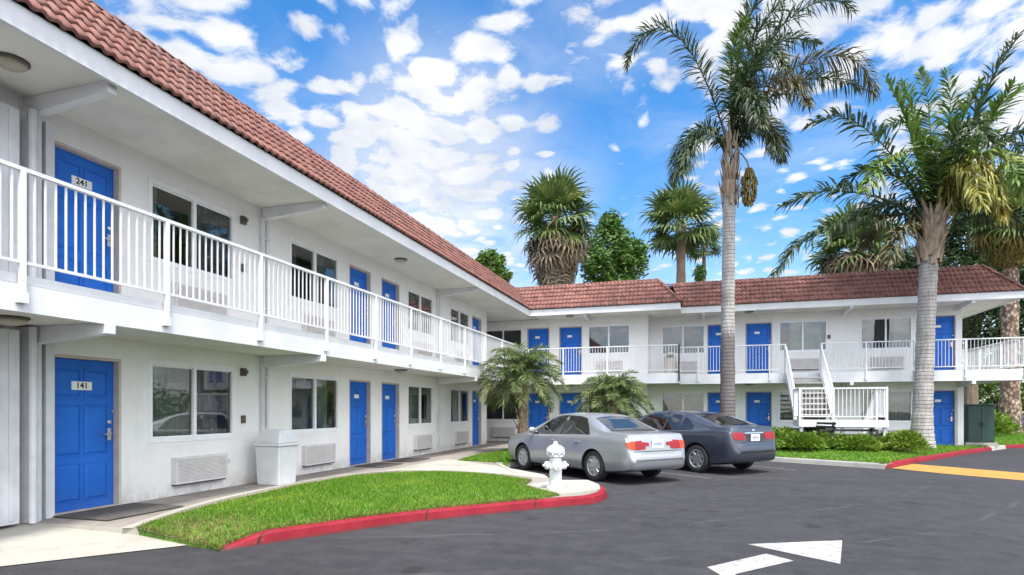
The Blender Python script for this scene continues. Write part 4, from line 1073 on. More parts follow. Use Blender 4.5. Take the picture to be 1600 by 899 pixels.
# ================================================================ the two cars
def car(name, label, P, loc, rz, paint):
    root = empty(name, (*loc, 0), rz, label=label, cat='car')
    L0, L1 = P['x0'], P['x1']
    I = lambda tab, x: float(np.interp(x, [a for a, _ in tab], [b for _, b in tab]))
    def smooth_tab(tab, x, w=.05):
        return sum(I(tab, x+d*w) for d in (-1, -.5, 0, .5, 1))/5
    xs = sorted(set([round(v, 4) for v in np.concatenate([np.linspace(L0, L0+.35, 15), np.linspace(L0+.35, L1-.4, 60), np.linspace(L1-.4, L1, 14)])]))
    NS = 15
    def section(x):
        ed = min(x-L0, L1-x)
        sm = .05 if ed > .12 else max(.001, ed*.4)
        w = smooth_tab(P['w'], x, sm); zb = I(P['zb'], x); zt = smooth_tab(P['top'], x, sm); zs = min(smooth_tab(P['sh'], x, sm), zt-.012)
        mid = zb+(zs-zb)*.52
        cabin = max(0, min(1, (zt-zs-.04)/.42))
        wt = w*.93*(1-cabin)+P['roof_w']*cabin
        wb = w*.955
        h = zt-zs
        pts = [(0, zb), (w*.55, zb), (w*.86, zb), (w*.955, zb+.035), (w*.985, zb+.12), (w, mid), (w*.995, mid+.6*(zs-mid)), (w*.975, zs-.035), (wb, zs)]
        # greenhouse side, leaning in, then the roof
        for t in (.04, .5, .86):
            pts.append((wb-.012+(wt-wb+.012)*t, zs+h*.93*t))
        pts.append((wt*.93, zs+h*.965)); pts.append((wt*.55, zs+h*.995)); pts.append((0, zt))
        return pts
    V = []; F = []
    for x in xs:
        sec = section(x); V += [(x, y, z) for y, z in sec]; V += [(x, -y, z) for y, z in sec[1:-1]][::-1]
    K = 2*NS-2
    for i in range(len(xs)-1):
        for k in range(K): F.append((i*K+k, (i+1)*K+k, (i+1)*K+(k+1) % K, i*K+(k+1) % K))
    F.append(tuple(range(K))); F.append(tuple((len(xs)-1)*K+k for k in range(K-1, -1, -1)))
    me = bpy.data.meshes.new('body'); me.from_pydata(V, [], F); me.materials.append(MATS[paint]); me.materials.append(MATS['plastic black'])
    bm = bmesh.new(); bm.from_mesh(me); bmesh.ops.recalc_face_normals(bm, faces=bm.faces); bm.to_mesh(me); 
    bv = bvhtree.BVHTree.FromBMesh(bm); bm.free()
    body = link('body', me)
    WB, TR, RW = P['axles'], P['track'], P['wheel']
    for ax in WB:
        cut = MB(); cut.lathe([(RW+.055, -1.2), (RW+.055, 1.2)], 40, (ax, 0, RW-.005), 1, Matrix.Rotation(R(90), 3, 'X'))
        cut.m = [1]*len(cut.f)
        cm = cut.mesh('cutter', [paint, 'plastic black']); co = link('cutter', cm)
        md = body.modifiers.new('arch', 'BOOLEAN'); md.operation = 'DIFFERENCE'; md.object = co; md.solver = 'EXACT'
    dg = bpy.context.evaluated_depsgraph_get(); new = bpy.data.meshes.new_from_object(body.evaluated_get(dg))
    body.modifiers.clear()
    for o in [o for o in COL.objects if o.name.startswith('cutter')]: bpy.data.objects.remove(o)
    body.data = new; new.name = 'body'
    # keep a core between the arches so that daylight does not pass through the body
    bm = bmesh.new(); bm.from_mesh(new)
    for f in bm.faces: f.smooth = True
    for e in bm.edges:
        if len(e.link_faces) == 2 and e.calc_face_angle(0) > R(38): e.smooth = False
    bm.to_mesh(new); bm.free(); body.parent = root
    core = MB()
    for ax in WB: core.box(ax-RW-.1, ax+RW+.1, -TR+.16, TR-.16, .2, P['sh_mid']-.08)
    core.box(WB[0], WB[1], -TR+.1, TR-.1, .17, .3); core.build('underbody', 'plastic black', root)

    def patch(nm, m, bottom, top, origin_dir, frame, nu=14, nv=6, off=.006, parent=root, both=True):
        """glass or lamp patch lying on the body; bottom / top are polylines in the (a, z) frame"""
        outs = []
        for sg in ((1, -1) if both else (1,)):
            d = Vector(origin_dir); ax = Vector(frame)
            if sg < 0: d.y *= -1; ax.y *= -1
            def rs(pl):
                pl = [Vector((*p, 0)) for p in pl]; Ls = [0]
                for a, b in zip(pl, pl[1:]): Ls.append(Ls[-1]+(b-a).length)
                return [(np.interp(t*Ls[-1], Ls, [p.x for p in pl]), np.interp(t*Ls[-1], Ls, [p.y for p in pl])) for t in np.linspace(0, 1, nu+1)]
            B_, T_ = rs(bottom), rs(top); vs = []; N_ = []
            for j in range(nv+1):
                for i in range(nu+1):
                    a = B_[i][0]+(T_[i][0]-B_[i][0])*j/nv; z = B_[i][1]+(T_[i][1]-B_[i][1])*j/nv
                    if abs(d.z) > .9: o = ax*a+Vector((0, 0, 3)); q = Vector((a, z*sg if both else z, 3)); o = q
                    else: o = ax*a+Vector((0, 0, z))-d*6
                    h = bv.ray_cast(o, d)
                    if h[0] is None: h = (Vector(vs[-1]) if vs else o+d*5, -d, 0, 0); vs.append(h[0]); N_.append(-d); continue
                    n = h[1] if h[1].dot(d) < 0 else -h[1]
                    vs.append(h[0]+n*off); N_.append(n)
            n1 = len(vs)
            inn = [Vector(v)-n*(off+.012) for v, n in zip(vs, N_)]
            W = nu+1; fs = [(j*W+i, j*W+i+1, (j+1)*W+i+1, (j+1)*W+i) for j in range(nv) for i in range(nu)]
            rim = [i for i in range(nu+1)]+[j*W+nu for j in range(1, nv+1)]+[nv*W+i for i in range(nu-1, -1, -1)]+[j*W for j in range(nv-1, 0, -1)]
            fs += [(rim[k], rim[(k+1) % len(rim)], n1+rim[(k+1) % len(rim)], n1+rim[k]) for k in range(len(rim))]
            mb = MB(); mb.add(vs+inn, fs); me_ = mb.mesh(nm, m, True)
            bm = bmesh.new(); bm.from_mesh(me_); bmesh.ops.recalc_face_normals(bm, faces=bm.faces)
            for e in bm.edges:
                if len(e.link_faces) == 2 and e.calc_face_angle(0) > R(50): e.smooth = False
            bm.to_mesh(me_); bm.free()
            outs.append(link(nm, me_, parent))
        return outs
    side = dict(origin_dir=(0, -1, 0), frame=(1, 0, 0))
    for nm, m, b, t in P['side']: patch(nm, m, b, t, nu=18, **side)
    for nm, m, b, t, off in P['seams']: patch(nm, m, b, t, nu=10, nv=1, off=off, **side)
    patch('rear_window', 'rear car glass', P['rear_glass'][0], P['rear_glass'][1], (0, 0, -1), (1, 0, 0), nu=14, nv=10, both=False)
    patch('windscreen', 'car glass', P['screen'][0], P['screen'][1], (0, 0, -1), (1, 0, 0), nu=14, nv=8, both=False)
    for nm, m, b, t, off in P['lamps']: patch(nm, m, b, t, (.82, -.57, 0), (.57, .82, 0), nu=14, nv=5, off=off)
    for nm, m, b, t, off in P['rear']: patch(nm, m, b, t, (1, 0, 0), (0, 1, 0), nu=12, nv=4, off=off, both=False)
    for nm, m, b, t, off in P['front']: patch(nm, m, b, t, (-1, 0, 0), (0, 1, 0), nu=10, nv=4, off=off)
    # licence plate with a band of characters too small to read
    xb = bv.ray_cast(Vector((-6, 0, P['plate_z'])), Vector((1, 0, 0)))[0].x
    pl = MB().box(xb-.022, xb-.012, -.155, .155, P['plate_z']-.078, P['plate_z']+.078).build('licence_plate', 'licence plate', root)
    mb = MB(); 
    for k in range(7): mb.box(xb-.0245, xb-.0222, -.115+k*.034, -.115+k*.034+.019, P['plate_z']-.03, P['plate_z']+.03)
    mb.build('plate_lettering', 'plate blue', pl)
    # door handles and mirrors
    for sg in (1, -1):
        for x in P['handles']:
            h = bv.ray_cast(Vector((x, 3*sg, P['handle_z'])), Vector((0, -sg, 0)))[0]
            MB().box(x-.085, x+.085, h.y-.012 if sg > 0 else h.y-.026, h.y+.026 if sg > 0 else h.y+.012, P['handle_z']-.016, P['handle_z']+.016).build('door_handle', paint, root, bevel=.008)
        xm = P['mirror_x']; h = bv.ray_cast(Vector((xm, 3*sg, P['mirror_z'])), Vector((0, -sg, 0)))[0]
        mb = MB(); y0 = h.y; mb.lathe([(.02, -.10), (.07, -.07), (.085, 0), (.07, .07), (.02, .10)], 14, (xm, y0+sg*.13, P['mirror_z']+.02), 0, Matrix.Rotation(R(90), 3, 'X') @ Matrix.Diagonal((.75, .9, 1)).to_3x3())
        mb.bar((xm, y0-sg*.03, P['mirror_z']-.03), (xm, y0+sg*.1, P['mirror_z']-.01), .06, .04)
        mb.build('wing_mirror', paint, root, smooth=True)
    # wheels
    ty = MB().lathe([(RW*.66, -.085), (RW*.90, -.10), (RW*.97, -.085), (RW, -.05), (RW, .05), (RW*.97, .085), (RW*.90, .10), (RW*.66, .085)], 40, caps=False).mesh('tyre', 'tyre rubber', True)
    rim = MB(); rr = RW*.66
    def ring(ra, rb, z0, z1, n=40):
        rim.lathe([(ra, z0), (rb, z1)], n)
    vs = []; fs = []
    prof = [(rr+.004, .086), (rr-.012, .090), (rr-.03, .075), (rr-.032, .02)]
    for r_, z_0 in prof:
        for k in range(40): a = 2*PI*k/40; vs.append((r_*math.cos(a), r_*math.sin(a), z_0))
    for i in range(3):
        for k in range(40): fs.append((i*40+k, i*40+(k+1) % 40, (i+1)*40+(k+1) % 40, (i+1)*40+k))
    rim.add(vs, fs)
    rim.lathe([(.065, .03), (.06, .078), (.03, .084)], 20)
    ns = P['spokes']; sw = P['spoke_w']
    for k in range(ns):
        a = 2*PI*k/ns; M = Matrix.Rotation(a, 4, 'Z')
        v = [(.045, -sw*.62, .055), (.045, sw*.62, .055), (rr-.02, sw*.5, .062), (rr-.02, -sw*.5, .062), (.045, -sw*.5, .080), (.045, sw*.5, .080), (rr-.02, sw*.38, .084), (rr-.02, -sw*.38, .084)]
        rim.add([M @ Vector(p) for p in v], [(4, 5, 6, 7), (0, 1, 5, 4), (1, 2, 6, 5), (2, 3, 7, 6), (3, 0, 4, 7)])
    rimm = rim.mesh('rim', 'alloy'); 
    dk = MB().lathe([(rr, -.06), (rr, .012), (.05, .02)], 32).mesh('brake_drum', 'wheel dark')
    hubm = MB()
    for ax in WB:
        for sg in (1, -1):
            w_ = link('wheel', ty, root, (ax, sg*TR, RW), (R(-90) if sg > 0 else R(90), 0, 0))
            link('rim', rimm, w_); link('brake_drum', dk, w_)
    if P.get('antenna'):
        pass
    return root

accord = dict(
    x0=-2.43, x1=2.36, roof_w=.555, sh_mid=.92, track=.765, wheel=.315, axles=(-1.36, 1.35), spokes=8, spoke_w=.085,
    w=[(-2.43, .66), (-2.40, .73), (-2.33, .795), (-2.2, .835), (-1.9, .868), (-1.2, .888), (0, .893), (1.2, .885), (1.8, .865), (2.1, .82), (2.26, .74), (2.36, .60)],
    zb=[(-2.43, .38), (-2.40, .30), (-2.2, .25), (-1.7, .20), (1.7, .19), (2.2, .21), (2.36, .32)],
    top=[(-2.43, .53), (-2.415, .585), (-2.37, .615), (-2.355, .64), (-2.335, .93), (-2.31, .985), (-2.25, 1.0), (-1.72, 1.03), (-1.62, 1.045), (-1.05, 1.30), (-.82, 1.375), (-.55, 1.405), (-.15, 1.42), (.2, 1.40), (.42, 1.355), (1.22, .975), (1.32, .955), (2.0, .83), (2.22, .74), (2.32, .62), (2.36, .50)],
    sh=[(-2.43, .50), (-2.37, .59), (-2.34, .86), (-2.28, .93), (-1.7, .955), (-.5, .925), (.9, .885), (1.3, .875), (2.0, .77), (2.2, .69), (2.36, .46)],
    side=[('side_window', 'car glass', [(-1.22, .965), (-.62, .95), (-.235, .94)], [(-1.06, 1.13), (-.88, 1.29), (-.62, 1.335), (-.235, 1.35)]),
          ('side_window', 'car glass', [(-.165, .938), (.3, .925), (.98, .905)], [(-.165, 1.352), (.1, 1.345), (.36, 1.305), (.93, .96)])],
    seams=[('window_pillar', 'plastic black', [(-.232, .94), (-.168, .94)], [(-.232, 1.35), (-.168, 1.35)], .007),
           ('door_seam', 'plastic black', [(-.208, .30), (-.190, .30)], [(-.208, .93), (-.190, .93)], .0015), ('door_seam', 'plastic black', [(.993, .32), (1.010, .32)], [(.993, .89), (1.010, .89)], .0015),
           ('door_seam', 'plastic black', [(-1.0, .70), (-.982, .70)], [(-1.2, .95), (-1.182, .95)], .0015)],
    rear_glass=([(-1.70, -.60), (-1.74, 0), (-1.70, .60)], [(-1.0, -.50), (-.93, 0), (-1.0, .50)]),
    screen=([(1.16, -.66), (1.27, 0), (1.16, .66)], [(.44, -.53), (.36, 0), (.44, .53)]),
    lamps=[('tail_light', 'tail lamp red', [(-1.06, .70), (-.96, .69), (-.84, .69)], [(-1.06, .745), (-.97, .87), (-.84, .86)], .012),
           ('tail_light', 'tail lamp amber', [(-.838, .69), (-.76, .70), (-.68, .73)], [(-.838, .86), (-.76, .855), (-.64, .83)], .012)],
    rear=[('tail_light', 'tail lamp red', [(-.60, .73), (-.24, .765)], [(-.60, .86), (-.24, .825)], .011), ('tail_light', 'tail lamp red', [(.24, .765), (.60, .73)], [(.24, .825), (.60, .86)], .011),
          ('boot_seam', 'plastic black', [(-.66, .648), (.66, .648)], [(-.66, .664), (.66, .664)], .0015), ('badge', 'chrome', [(-.04, .925), (.04, .925)], [(-.04, .965), (.04, .965)], .006)],
    front=[('headlight', 'headlamp', [(.36, .62), (.72, .64)], [(.36, .72), (.72, .74)], .008)],
    plate_z=.80, handles=(-.86, .12), handle_z=.80, mirror_x=.86, mirror_z=.98)
camry = dict(
    x0=-2.40, x1=2.40, roof_w=.57, sh_mid=.95, track=.785, wheel=.33, axles=(-1.37, 1.40), spokes=7, spoke_w=.085,
    w=[(-2.40, .60), (-2.38, .69), (-2.31, .78), (-2.18, .835), (-1.9, .875), (-1.2, .905), (0, .91), (1.2, .90), (1.8, .875), (2.1, .82), (2.28, .72), (2.40, .58)],
    zb=[(-2.40, .42), (-2.37, .31), (-2.2, .26), (-1.7, .20), (1.7, .19), (2.2, .21), (2.40, .33)],
    top=[(-2.40, .56), (-2.385, .66), (-2.34, .70), (-2.32, .73), (-2.30, 1.01), (-2.275, 1.085), (-2.2, 1.10), (-1.95, 1.105), (-1.85, 1.125), (-1.1, 1.36), (-.8, 1.425), (-.4, 1.46), (0, 1.465), (.35, 1.435), (.6, 1.375), (1.45, .985), (1.55, .96), (2.1, .83), (2.28, .73), (2.36, .62), (2.40, .50)],
    sh=[(-2.40, .53), (-2.34, .66), (-2.30, .93), (-2.2, 1.0), (-1.5, 1.0), (-.5, .955), (.9, .905), (1.4, .885), (2.0, .78), (2.25, .68), (2.40, .47)],
    side=[('side_window', 'car glass', [(-1.34, 1.03), (-.8, .99), (-.315, .97)], [(-1.26, 1.08), (-1.0, 1.25), (-.7, 1.35), (-.315, 1.385)]),
          ('side_window', 'car glass', [(-.245, .968), (.3, .945), (1.12, .925)], [(-.245, 1.39), (.15, 1.38), (.45, 1.335), (1.05, .99)])],
    seams=[('window_pillar', 'plastic black', [(-.312, .97), (-.248, .97)], [(-.312, 1.385), (-.248, 1.39)], .007),
           ('door_seam', 'plastic black', [(-.285, .30), (-.273, .30)], [(-.285, .95), (-.273, .95)], .0015), ('door_seam', 'plastic black', [(1.05, .32), (1.062, .32)], [(1.05, .90), (1.062, .90)], .0015),
           ('door_seam', 'plastic black', [(-1.0, .72), (-.988, .72)], [(-1.25, .98), (-1.238, .98)], .0015)],
    rear_glass=([(-1.86, -.58), (-1.92, 0), (-1.86, .58)], [(-1.04, -.50), (-.95, 0), (-1.04, .50)]),
    screen=([(1.38, -.68), (1.50, 0), (1.38, .68)], [(.62, -.54), (.54, 0), (.62, .54)]),
    lamps=[('tail_light', 'tail lamp red', [(-1.03, .80), (-.9, .79), (-.74, .80)], [(-1.03, .90), (-.92, .97), (-.66, .955)], .012),
           ],
    rear=[('tail_light', 'tail lamp red', [(-.62, .81), (-.34, .83)], [(-.62, .95), (-.34, .93)], .011), ('tail_light', 'tail lamp red', [(.34, .83), (.62, .81)], [(.34, .93), (.62, .95)], .011),
          ('boot_trim', 'chrome', [(-.33, .935), (.33, .935)], [(-.33, .96), (.33, .96)], .012), ('plate_recess', 'plastic black', [(-.30, .76), (.30, .76)], [(-.30, .925), (.30, .925)], .004), ('boot_seam', 'plastic black', [(-.64, .735), (.64, .735)], [(-.64, .752), (.64, .752)], .0015), ('badge', 'chrome', [(-.045, .99), (.045, .99)], [(-.045, 1.035), (.045, 1.035)], .01)],
    front=[('headlight', 'headlamp', [(.36, .62), (.74, .66)], [(.36, .72), (.74, .76)], .008)],
    plate_z=.845, handles=(-.9, .08), handle_z=.86, mirror_x=.98, mirror_z=1.02)
ANG = math.atan2(.663, -.752)
car('sedan_car', 'silver four-door sedan with red and amber tail lights, parked nearest the hydrant', accord, (-2.49, 13.84), ANG, 'silver car paint')
car('sedan_car', 'dark grey sedan parked beyond the silver car, below the tall palm', camry, (-.44, 16.25), ANG, 'dark grey car paint')
# ================================================================ planting
def curve3(P, n):
    P = smooth_line(P, 10); L = [0]
    for a, b in zip(P, P[1:]): L.append(L[-1]+(b-a).length)
    L = np.array(L); A = np.array([tuple(p) for p in P]); t = np.linspace(0, L[-1], n)
    return np.stack([np.interp(t, L, A[:, i]) for i in range(3)], 1), L[-1]
def pinnate(name, parent, P, leaflet, m, org, n=None, droop=.5, plume=.6, width=.03, base_frac=.12, rach=.022, seed=0, vee=.4, prof=None, rm=None):
    """a feather frond: rachis through the points P with leaflets down both sides"""
    r = np.random.default_rng(seed+int(abs(P[-1][0])*91+abs(P[-1][2])*37))
    pts, L = curve3(P, 60)
    if n is None: n = int(L*46)
    tan = np.gradient(pts, axis=0); tan /= np.linalg.norm(tan, axis=1)[:, None]
    V = []; F3 = []
    ts = np.linspace(base_frac, .995, n)
    up = np.array([0, 0, 1.0])
    allv = []; 
    for side in (-1, 1):
        tt = np.clip(ts+r.normal(0, .004, n), 0, 1); idx = tt*59
        i0 = np.clip(idx.astype(int), 0, 58); f = (idx-i0)[:, None]
        p = pts[i0]*(1-f)+pts[i0+1]*f; T = tan[i0]
        s = np.cross(T, up); sl_ = np.linalg.norm(s, axis=1)[:, None]; s = np.where(sl_ > .15, s/np.maximum(sl_, 1e-6), np.array([1.0, 0, 0])); s = s*side
        nrm = np.cross(s, T)*side
        nrm = np.cross(T, s); nrm = np.where(nrm[:, 2:3] < 0, -nrm, nrm)
        a = vee+r.normal(0, plume, n)
        lat = s*np.cos(a)[:, None]+nrm*np.sin(a)[:, None]
        q = (ts-base_frac)/(1-base_frac)
        pr = np.sin(PI*np.clip(.12+.80*q, 0, 1))**.7 if prof is None else prof(q)
        ln = leaflet*pr*r.uniform(.8, 1.15, n)
        fwd = .35+.75*q
        d = lat+T*fwd[:, None]; d /= np.linalg.norm(d, axis=1)[:, None]
        dr = droop*r.uniform(.5, 1.4, n)
        mid = p+d*(ln*.5)[:, None]-up*(dr*ln*.13)[:, None]
        tip = p+d*(ln*(1-.25*np.clip(dr, 0, 1.5)))[:, None]-up*(dr*ln*.62)[:, None]
        wv = np.cross(d, np.where(np.abs(d[:, 2:3]) > .9, np.array([1.0, 0, 0]), up)); wv /= np.linalg.norm(wv, axis=1)[:, None]
        tw = r.uniform(-.9, .9, n); wv = wv*np.cos(tw)[:, None]+np.cross(d, wv)*np.sin(tw)[:, None]
        w_ = width*r.uniform(.75, 1.2, n)[:, None]*.5
        allv.append(np.stack([p-wv*w_*.5, p+wv*w_*.5, mid+wv*w_, tip, mid-wv*w_], 1))
    A = np.concatenate(allv).reshape(-1, 3); nl = len(A)//5
    b = np.arange(nl)*5
    F = np.concatenate([np.stack([b, b+1, b+2, b+4], 1), np.stack([b+4, b+2, b+3, b+3], 1)])
    faces = [tuple(x) for x in np.stack([b, b+1, b+2, b+4], 1)]+[tuple(x) for x in np.stack([b+4, b+2, b+3], 1)]
    mb = MB(); mb.v = [tuple(x) for x in A]; mb.f = faces; mb.m = [0]*len(faces)
    mb.tube([tuple(x) for x in pts[::4]], [rach*(1.05-i/len(pts[::4])) for i in range(len(pts[::4]))], 6, 1)
    mb.v = [(x-org[0], y-org[1], z-org[2]) for x, y, z in mb.v]
    return mb.build(name, [m, rm or m], parent)
def px_line(pts, d0, dend):
    n = len(pts); return [at(u, v, d0+dend*(i/(n-1))**1.3) for i, (u, v) in enumerate(pts)]
def ring_trunk(name, parent, pts, rad, m, org, n=16, rough=.03):
    P = smooth_line(pts, 14); rs = np.interp(np.linspace(0, 1, len(P)), np.linspace(0, 1, len(rad)), rad)
    rs = [r*(1+rough*math.sin(i*1.7)+rough*random.uniform(-.6, .6)) for i, r in enumerate(rs)]
    mb = MB(); mb.tube([tuple(p) for p in P], rs, n); mb.v = [(x-org[0], y-org[1], z-org[2]) for x, y, z in mb.v]
    return mb.build(name, m, parent, smooth=True)
def boots(parent, c0, c1, r0, r1, n, m, org, length=.5, seed=3, flare=.25):
    """old leaf bases clasping the top of the stem"""
    r = random.Random(seed); mb = MB(); c0 = Vector(c0); c1 = Vector(c1)
    for k in range(n):
        t = k/n; a = k*2.4+r.uniform(-.2, .2); c = c0.lerp(c1, t); rad = r0+(r1-r0)*t
        o = Vector((math.cos(a), math.sin(a), 0)); s = Vector((-o.y, o.x, 0)); w = rad*r.uniform(.28, .46); L = length*r.uniform(.7, 1.2)
        p = c+o*(rad*.9)
        v = []
        for f, ww, oo in ((0, 1, 0), (.4, .8, .06), (.8, .45, .06+flare*.5), (1, .12, .06+flare)):
            q = p+Vector((0, 0, L*f))+o*(oo*r.uniform(.7, 1.2)*L); v += [q-s*w*ww, q+o*.05*ww+s*0, q+s*w*ww]
        mb.add(v, [(i*3+j, i*3+j+1, i*3+j+4, i*3+j+3) for i in range(3) for j in range(2)])
    mb.v = [(x-org[0], y-org[1], z-org[2]) for x, y, z in mb.v]
    return mb.build('leaf_bases', m, parent)

def queen_palm_tall():
    d = 19.6; b = at(1137, 690, d); b.z = G; org = tuple(b)
    s = empty('palm_tree', b, 0, label='tallest palm with a slender grey trunk rising behind the dark sedan', cat='palm')
    tr = [b, at(1137, 560, d), at(1138, 440, d), at(1139, 330, d), at(1140, 262, d)]
    ring_trunk('trunk', s, tr, [.27, .225, .205, .20, .205], 'two tone palm trunk', org, 18)
    boots(s, at(1140, 326, d), at(1142, 215, d), .245, .17, 52, 'palm boots', org, .7, 3, .16)
    c = (1142, 225)
    fr = [([(1140, 235), (1112, 150), (1075, 75), (1035, 45), (1000, 58), (980, 100)], -.3, 'queen palm leaf', .62, .4),
          ([(1138, 248), (1115, 205), (1088, 205), (1066, 235), (1054, 282)], .4, 'queen palm leaf', .62, .7),
          ([(1138, 250), (1118, 214), (1098, 212), (1078, 236), (1068, 270)], -1.2, 'queen palm leaf', .55, .8),
          ([(1146, 245), (1165, 200), (1195, 190), (1215, 212), (1222, 248)], .5, 'queen palm leaf', .6, .8),
          ([(1146, 245), (1168, 208), (1190, 200), (1206, 215), (1212, 240)], -1.0, 'queen palm leaf', .5, .8),
          ([(1146, 232), (1195, 150), (1255, 100), (1315, 88), (1350, 108), (1366, 150)], -.6, 'drying palm leaf', .7, .75),
          ([(1148, 230), (1190, 165), (1245, 128), (1300, 122), (1345, 140)], .8, 'queen palm leaf', .65, .7),
          ([(1146, 225), (1172, 130), (1210, 55), (1260, 12), (1305, 0), (1332, 18)], .4, 'queen palm leaf', .68, .5),
          ([(1144, 225), (1160, 120), (1185, 50), (1225, 0), (1275, -25)], 1.1, 'queen palm leaf', .68, .45),
          ([(1143, 222), (1150, 120), (1170, 30), (1205, -30), (1250, -55)], -.4, 'queen palm leaf', .66, .45),
          ([(1142, 222), (1142, 130), (1150, 65), (1168, 30)], -1.6, 'fresh queen palm leaf', .55, .35),
          ([(1143, 225), (1156, 150), (1176, 95), (1205, 80), (1228, 110)], -2.0, 'queen palm leaf', .6, .6),
          ([(1144, 228), (1170, 165), (1200, 125), (1240, 130), (1262, 165)], -1.9, 'drying palm leaf', .6, .75),
          ([(1143, 228), (1150, 175), (1162, 150), (1180, 160), (1190, 200)], -2.2, 'queen palm leaf', .55, .7),
          ([(1144, 225), (1166, 140), (1200, 80), (1240, 60), (1280, 70)], 1.9, 'queen palm leaf', .62, .5)]
    for i, (p, de, m, L, dr) in enumerate(fr):
        pinnate('frond', s, px_line(p, d, de), L*1.28, m, org, n=185, droop=dr, plume=.85, width=.042, rach=.03, seed=i, base_frac=.14)
    mb = MB(); sp = px_line([(1143, 215), (1150, 110), (1154, 50), (1158, -6)], d, 0); mb.tube(sp, [.03, .025, .015, .005], 6)
    mb.v = [tuple(Vector(p)-b) for p in mb.v]; mb.build('spear_leaf', 'palm boots', s)
    # the hanging flower spathe
    mb = MB(); c0 = at(1170, 262, d-.3); st_ = at(1147, 245, d)
    mb.tube([st_, at(1158, 240, d-.15), at(1167, 252, d-.3), c0], .022, 6)
    for k in range(330):
        a = random.uniform(0, 2*PI); t = random.uniform(0, 1); r = .27*math.sin(PI*(.08+.84*t))**.8*random.uniform(.5, 1)
        p = c0+Vector((math.cos(a)*r, math.sin(a)*r, -t*1.12)); q = p+Vector((math.cos(a)*.02, math.sin(a)*.02, -.16))
        mb.bar(p, q, .03, .03)
    mb.v = [tuple(Vector(p)-b) for p in mb.v]; mb.build('flower_spathe', 'golden palm leaf', s)
queen_palm_tall()
def queen_palm_wide():
    d = 20.0; b = at(1441, 694, d); org = tuple(b)
    s = empty('palm_tree', b, 0, label='broad green palm with drooping yellow flower sprays, right of the staircase', cat='palm')
    tr = [b+Vector((0, 0, -.15)), at(1441, 660, d), at(1444, 580, d), at(1447, 500, d), at(1451, 420, d), at(1456, 372, d)]
    ring_trunk('trunk', s, tr, [.40, .31, .275, .265, .27, .26], 'grey palm trunk', org, 18)
    boots(s, at(1451, 418, d), at(1458, 352, d), .33, .32, 60, 'palm boots', org, .8, 9, .40)
    F = [([(1448, 368), (1420, 285), (1375, 222), (1318, 183), (1262, 196)], -.4, 'blue green palm leaf', .62, .55),
         ([(1446, 375), (1402, 322), (1340, 302), (1280, 300), (1222, 322)], .3, 'blue green palm leaf', .6, .6),
         ([(1442, 380), (1385, 348), (1310, 352), (1245, 385), (1212, 428)], -.7, 'queen palm leaf', .55, .8),
         ([(1455, 360), (1438, 265), (1412, 180), (1384, 122)], .5, 'fresh queen palm leaf', .5, .3),
         ([(1458, 355), (1455, 240), (1450, 160), (1436, 112)], -.3, 'fresh queen palm leaf', .52, .3),
         ([(1460, 355), (1478, 240), (1485, 160), (1478, 110)], .9, 'fresh queen palm leaf', .55, .3),
         ([(1464, 355), (1498, 240), (1545, 135), (1592, 52)], -.2, 'queen palm leaf', .62, .35),
         ([(1466, 355), (1510, 250), (1560, 170), (1620, 120)], 1.0, 'fresh queen palm leaf', .6, .45),
         ([(1468, 358), (1525, 265), (1590, 210), (1660, 210)], -.6, 'queen palm leaf', .62, .5),
         ([(1470, 362), (1535, 300), (1605, 280), (1668, 310)], .4, 'fresh queen palm leaf', .6, .7),
         ([(1472, 368), (1530, 335), (1592, 345), (1640, 395)], -.3, 'queen palm leaf', .58, .8),
         ([(1460, 355), (1472, 280), (1490, 215), (1520, 195), (1545, 220)], -2.2, 'queen palm leaf', .55, .5),
         ([(1455, 358), (1430, 290), (1405, 250), (1372, 262), (1350, 300)], -2.0, 'fresh queen palm leaf', .55, .7),
         ([(1462, 356), (1490, 280), (1530, 240), (1572, 250), (1595, 290)], -2.1, 'fresh queen palm leaf', .55, .7),
         ([(1458, 356), (1450, 270), (1430, 205), (1400, 190), (1370, 215)], 2.0, 'fresh queen palm leaf', .55, .5),
         ([(1462, 356), (1500, 260), (1545, 215), (1600, 235)], 2.2, 'queen palm leaf', .6, .6),
         ([(1450, 372), (1415, 335), (1375, 345), (1350, 385)], 1.8, 'drying palm leaf', .5, .9),
         ([(1450, 376), (1422, 352), (1400, 372), (1388, 410)], -1.0, 'drying palm leaf', .45, .9),
         ([(1460, 358), (1468, 300), (1462, 240), (1440, 215)], -1.2, 'fresh queen palm leaf', .5, .5),
         ([(1456, 358), (1425, 300), (1390, 272), (1345, 268), (1315, 290)], 1.0, 'queen palm leaf', .55, .6),
         ([(1464, 356), (1505, 270), (1550, 185), (1585, 130)], -1.4, 'fresh queen palm leaf', .58, .45),
         ([(1458, 356), (1444, 250), (1424, 165), (1410, 128)], 1.5, 'fresh queen palm leaf', .5, .35),
         ([(1466, 360), (1515, 300), (1565, 268), (1610, 290), (1630, 330)], -1.5, 'fresh queen palm leaf', .6, .7),
         ([(1464, 358), (1484, 300), (1512, 262), (1542, 268), (1560, 312)], -1.7, 'yellow palm leaf', .5, 1.0),
         ([(1464, 358), (1478, 300), (1498, 268), (1522, 278), (1534, 325)], -2.3, 'yellow palm leaf', .48, 1.1),
         ([(1466, 360), (1492, 315), (1525, 290), (1552, 305), (1566, 345)], -1.1, 'yellow palm leaf', .45, 1.1),
         ([(1462, 356), (1484, 250), (1510, 170), (1535, 125)], .2, 'fresh queen palm leaf', .55, .4),
         ([(1452, 366), (1418, 328), (1380, 318), (1340, 335), (1318, 362)], 2.2, 'queen palm leaf', .55, .75)]
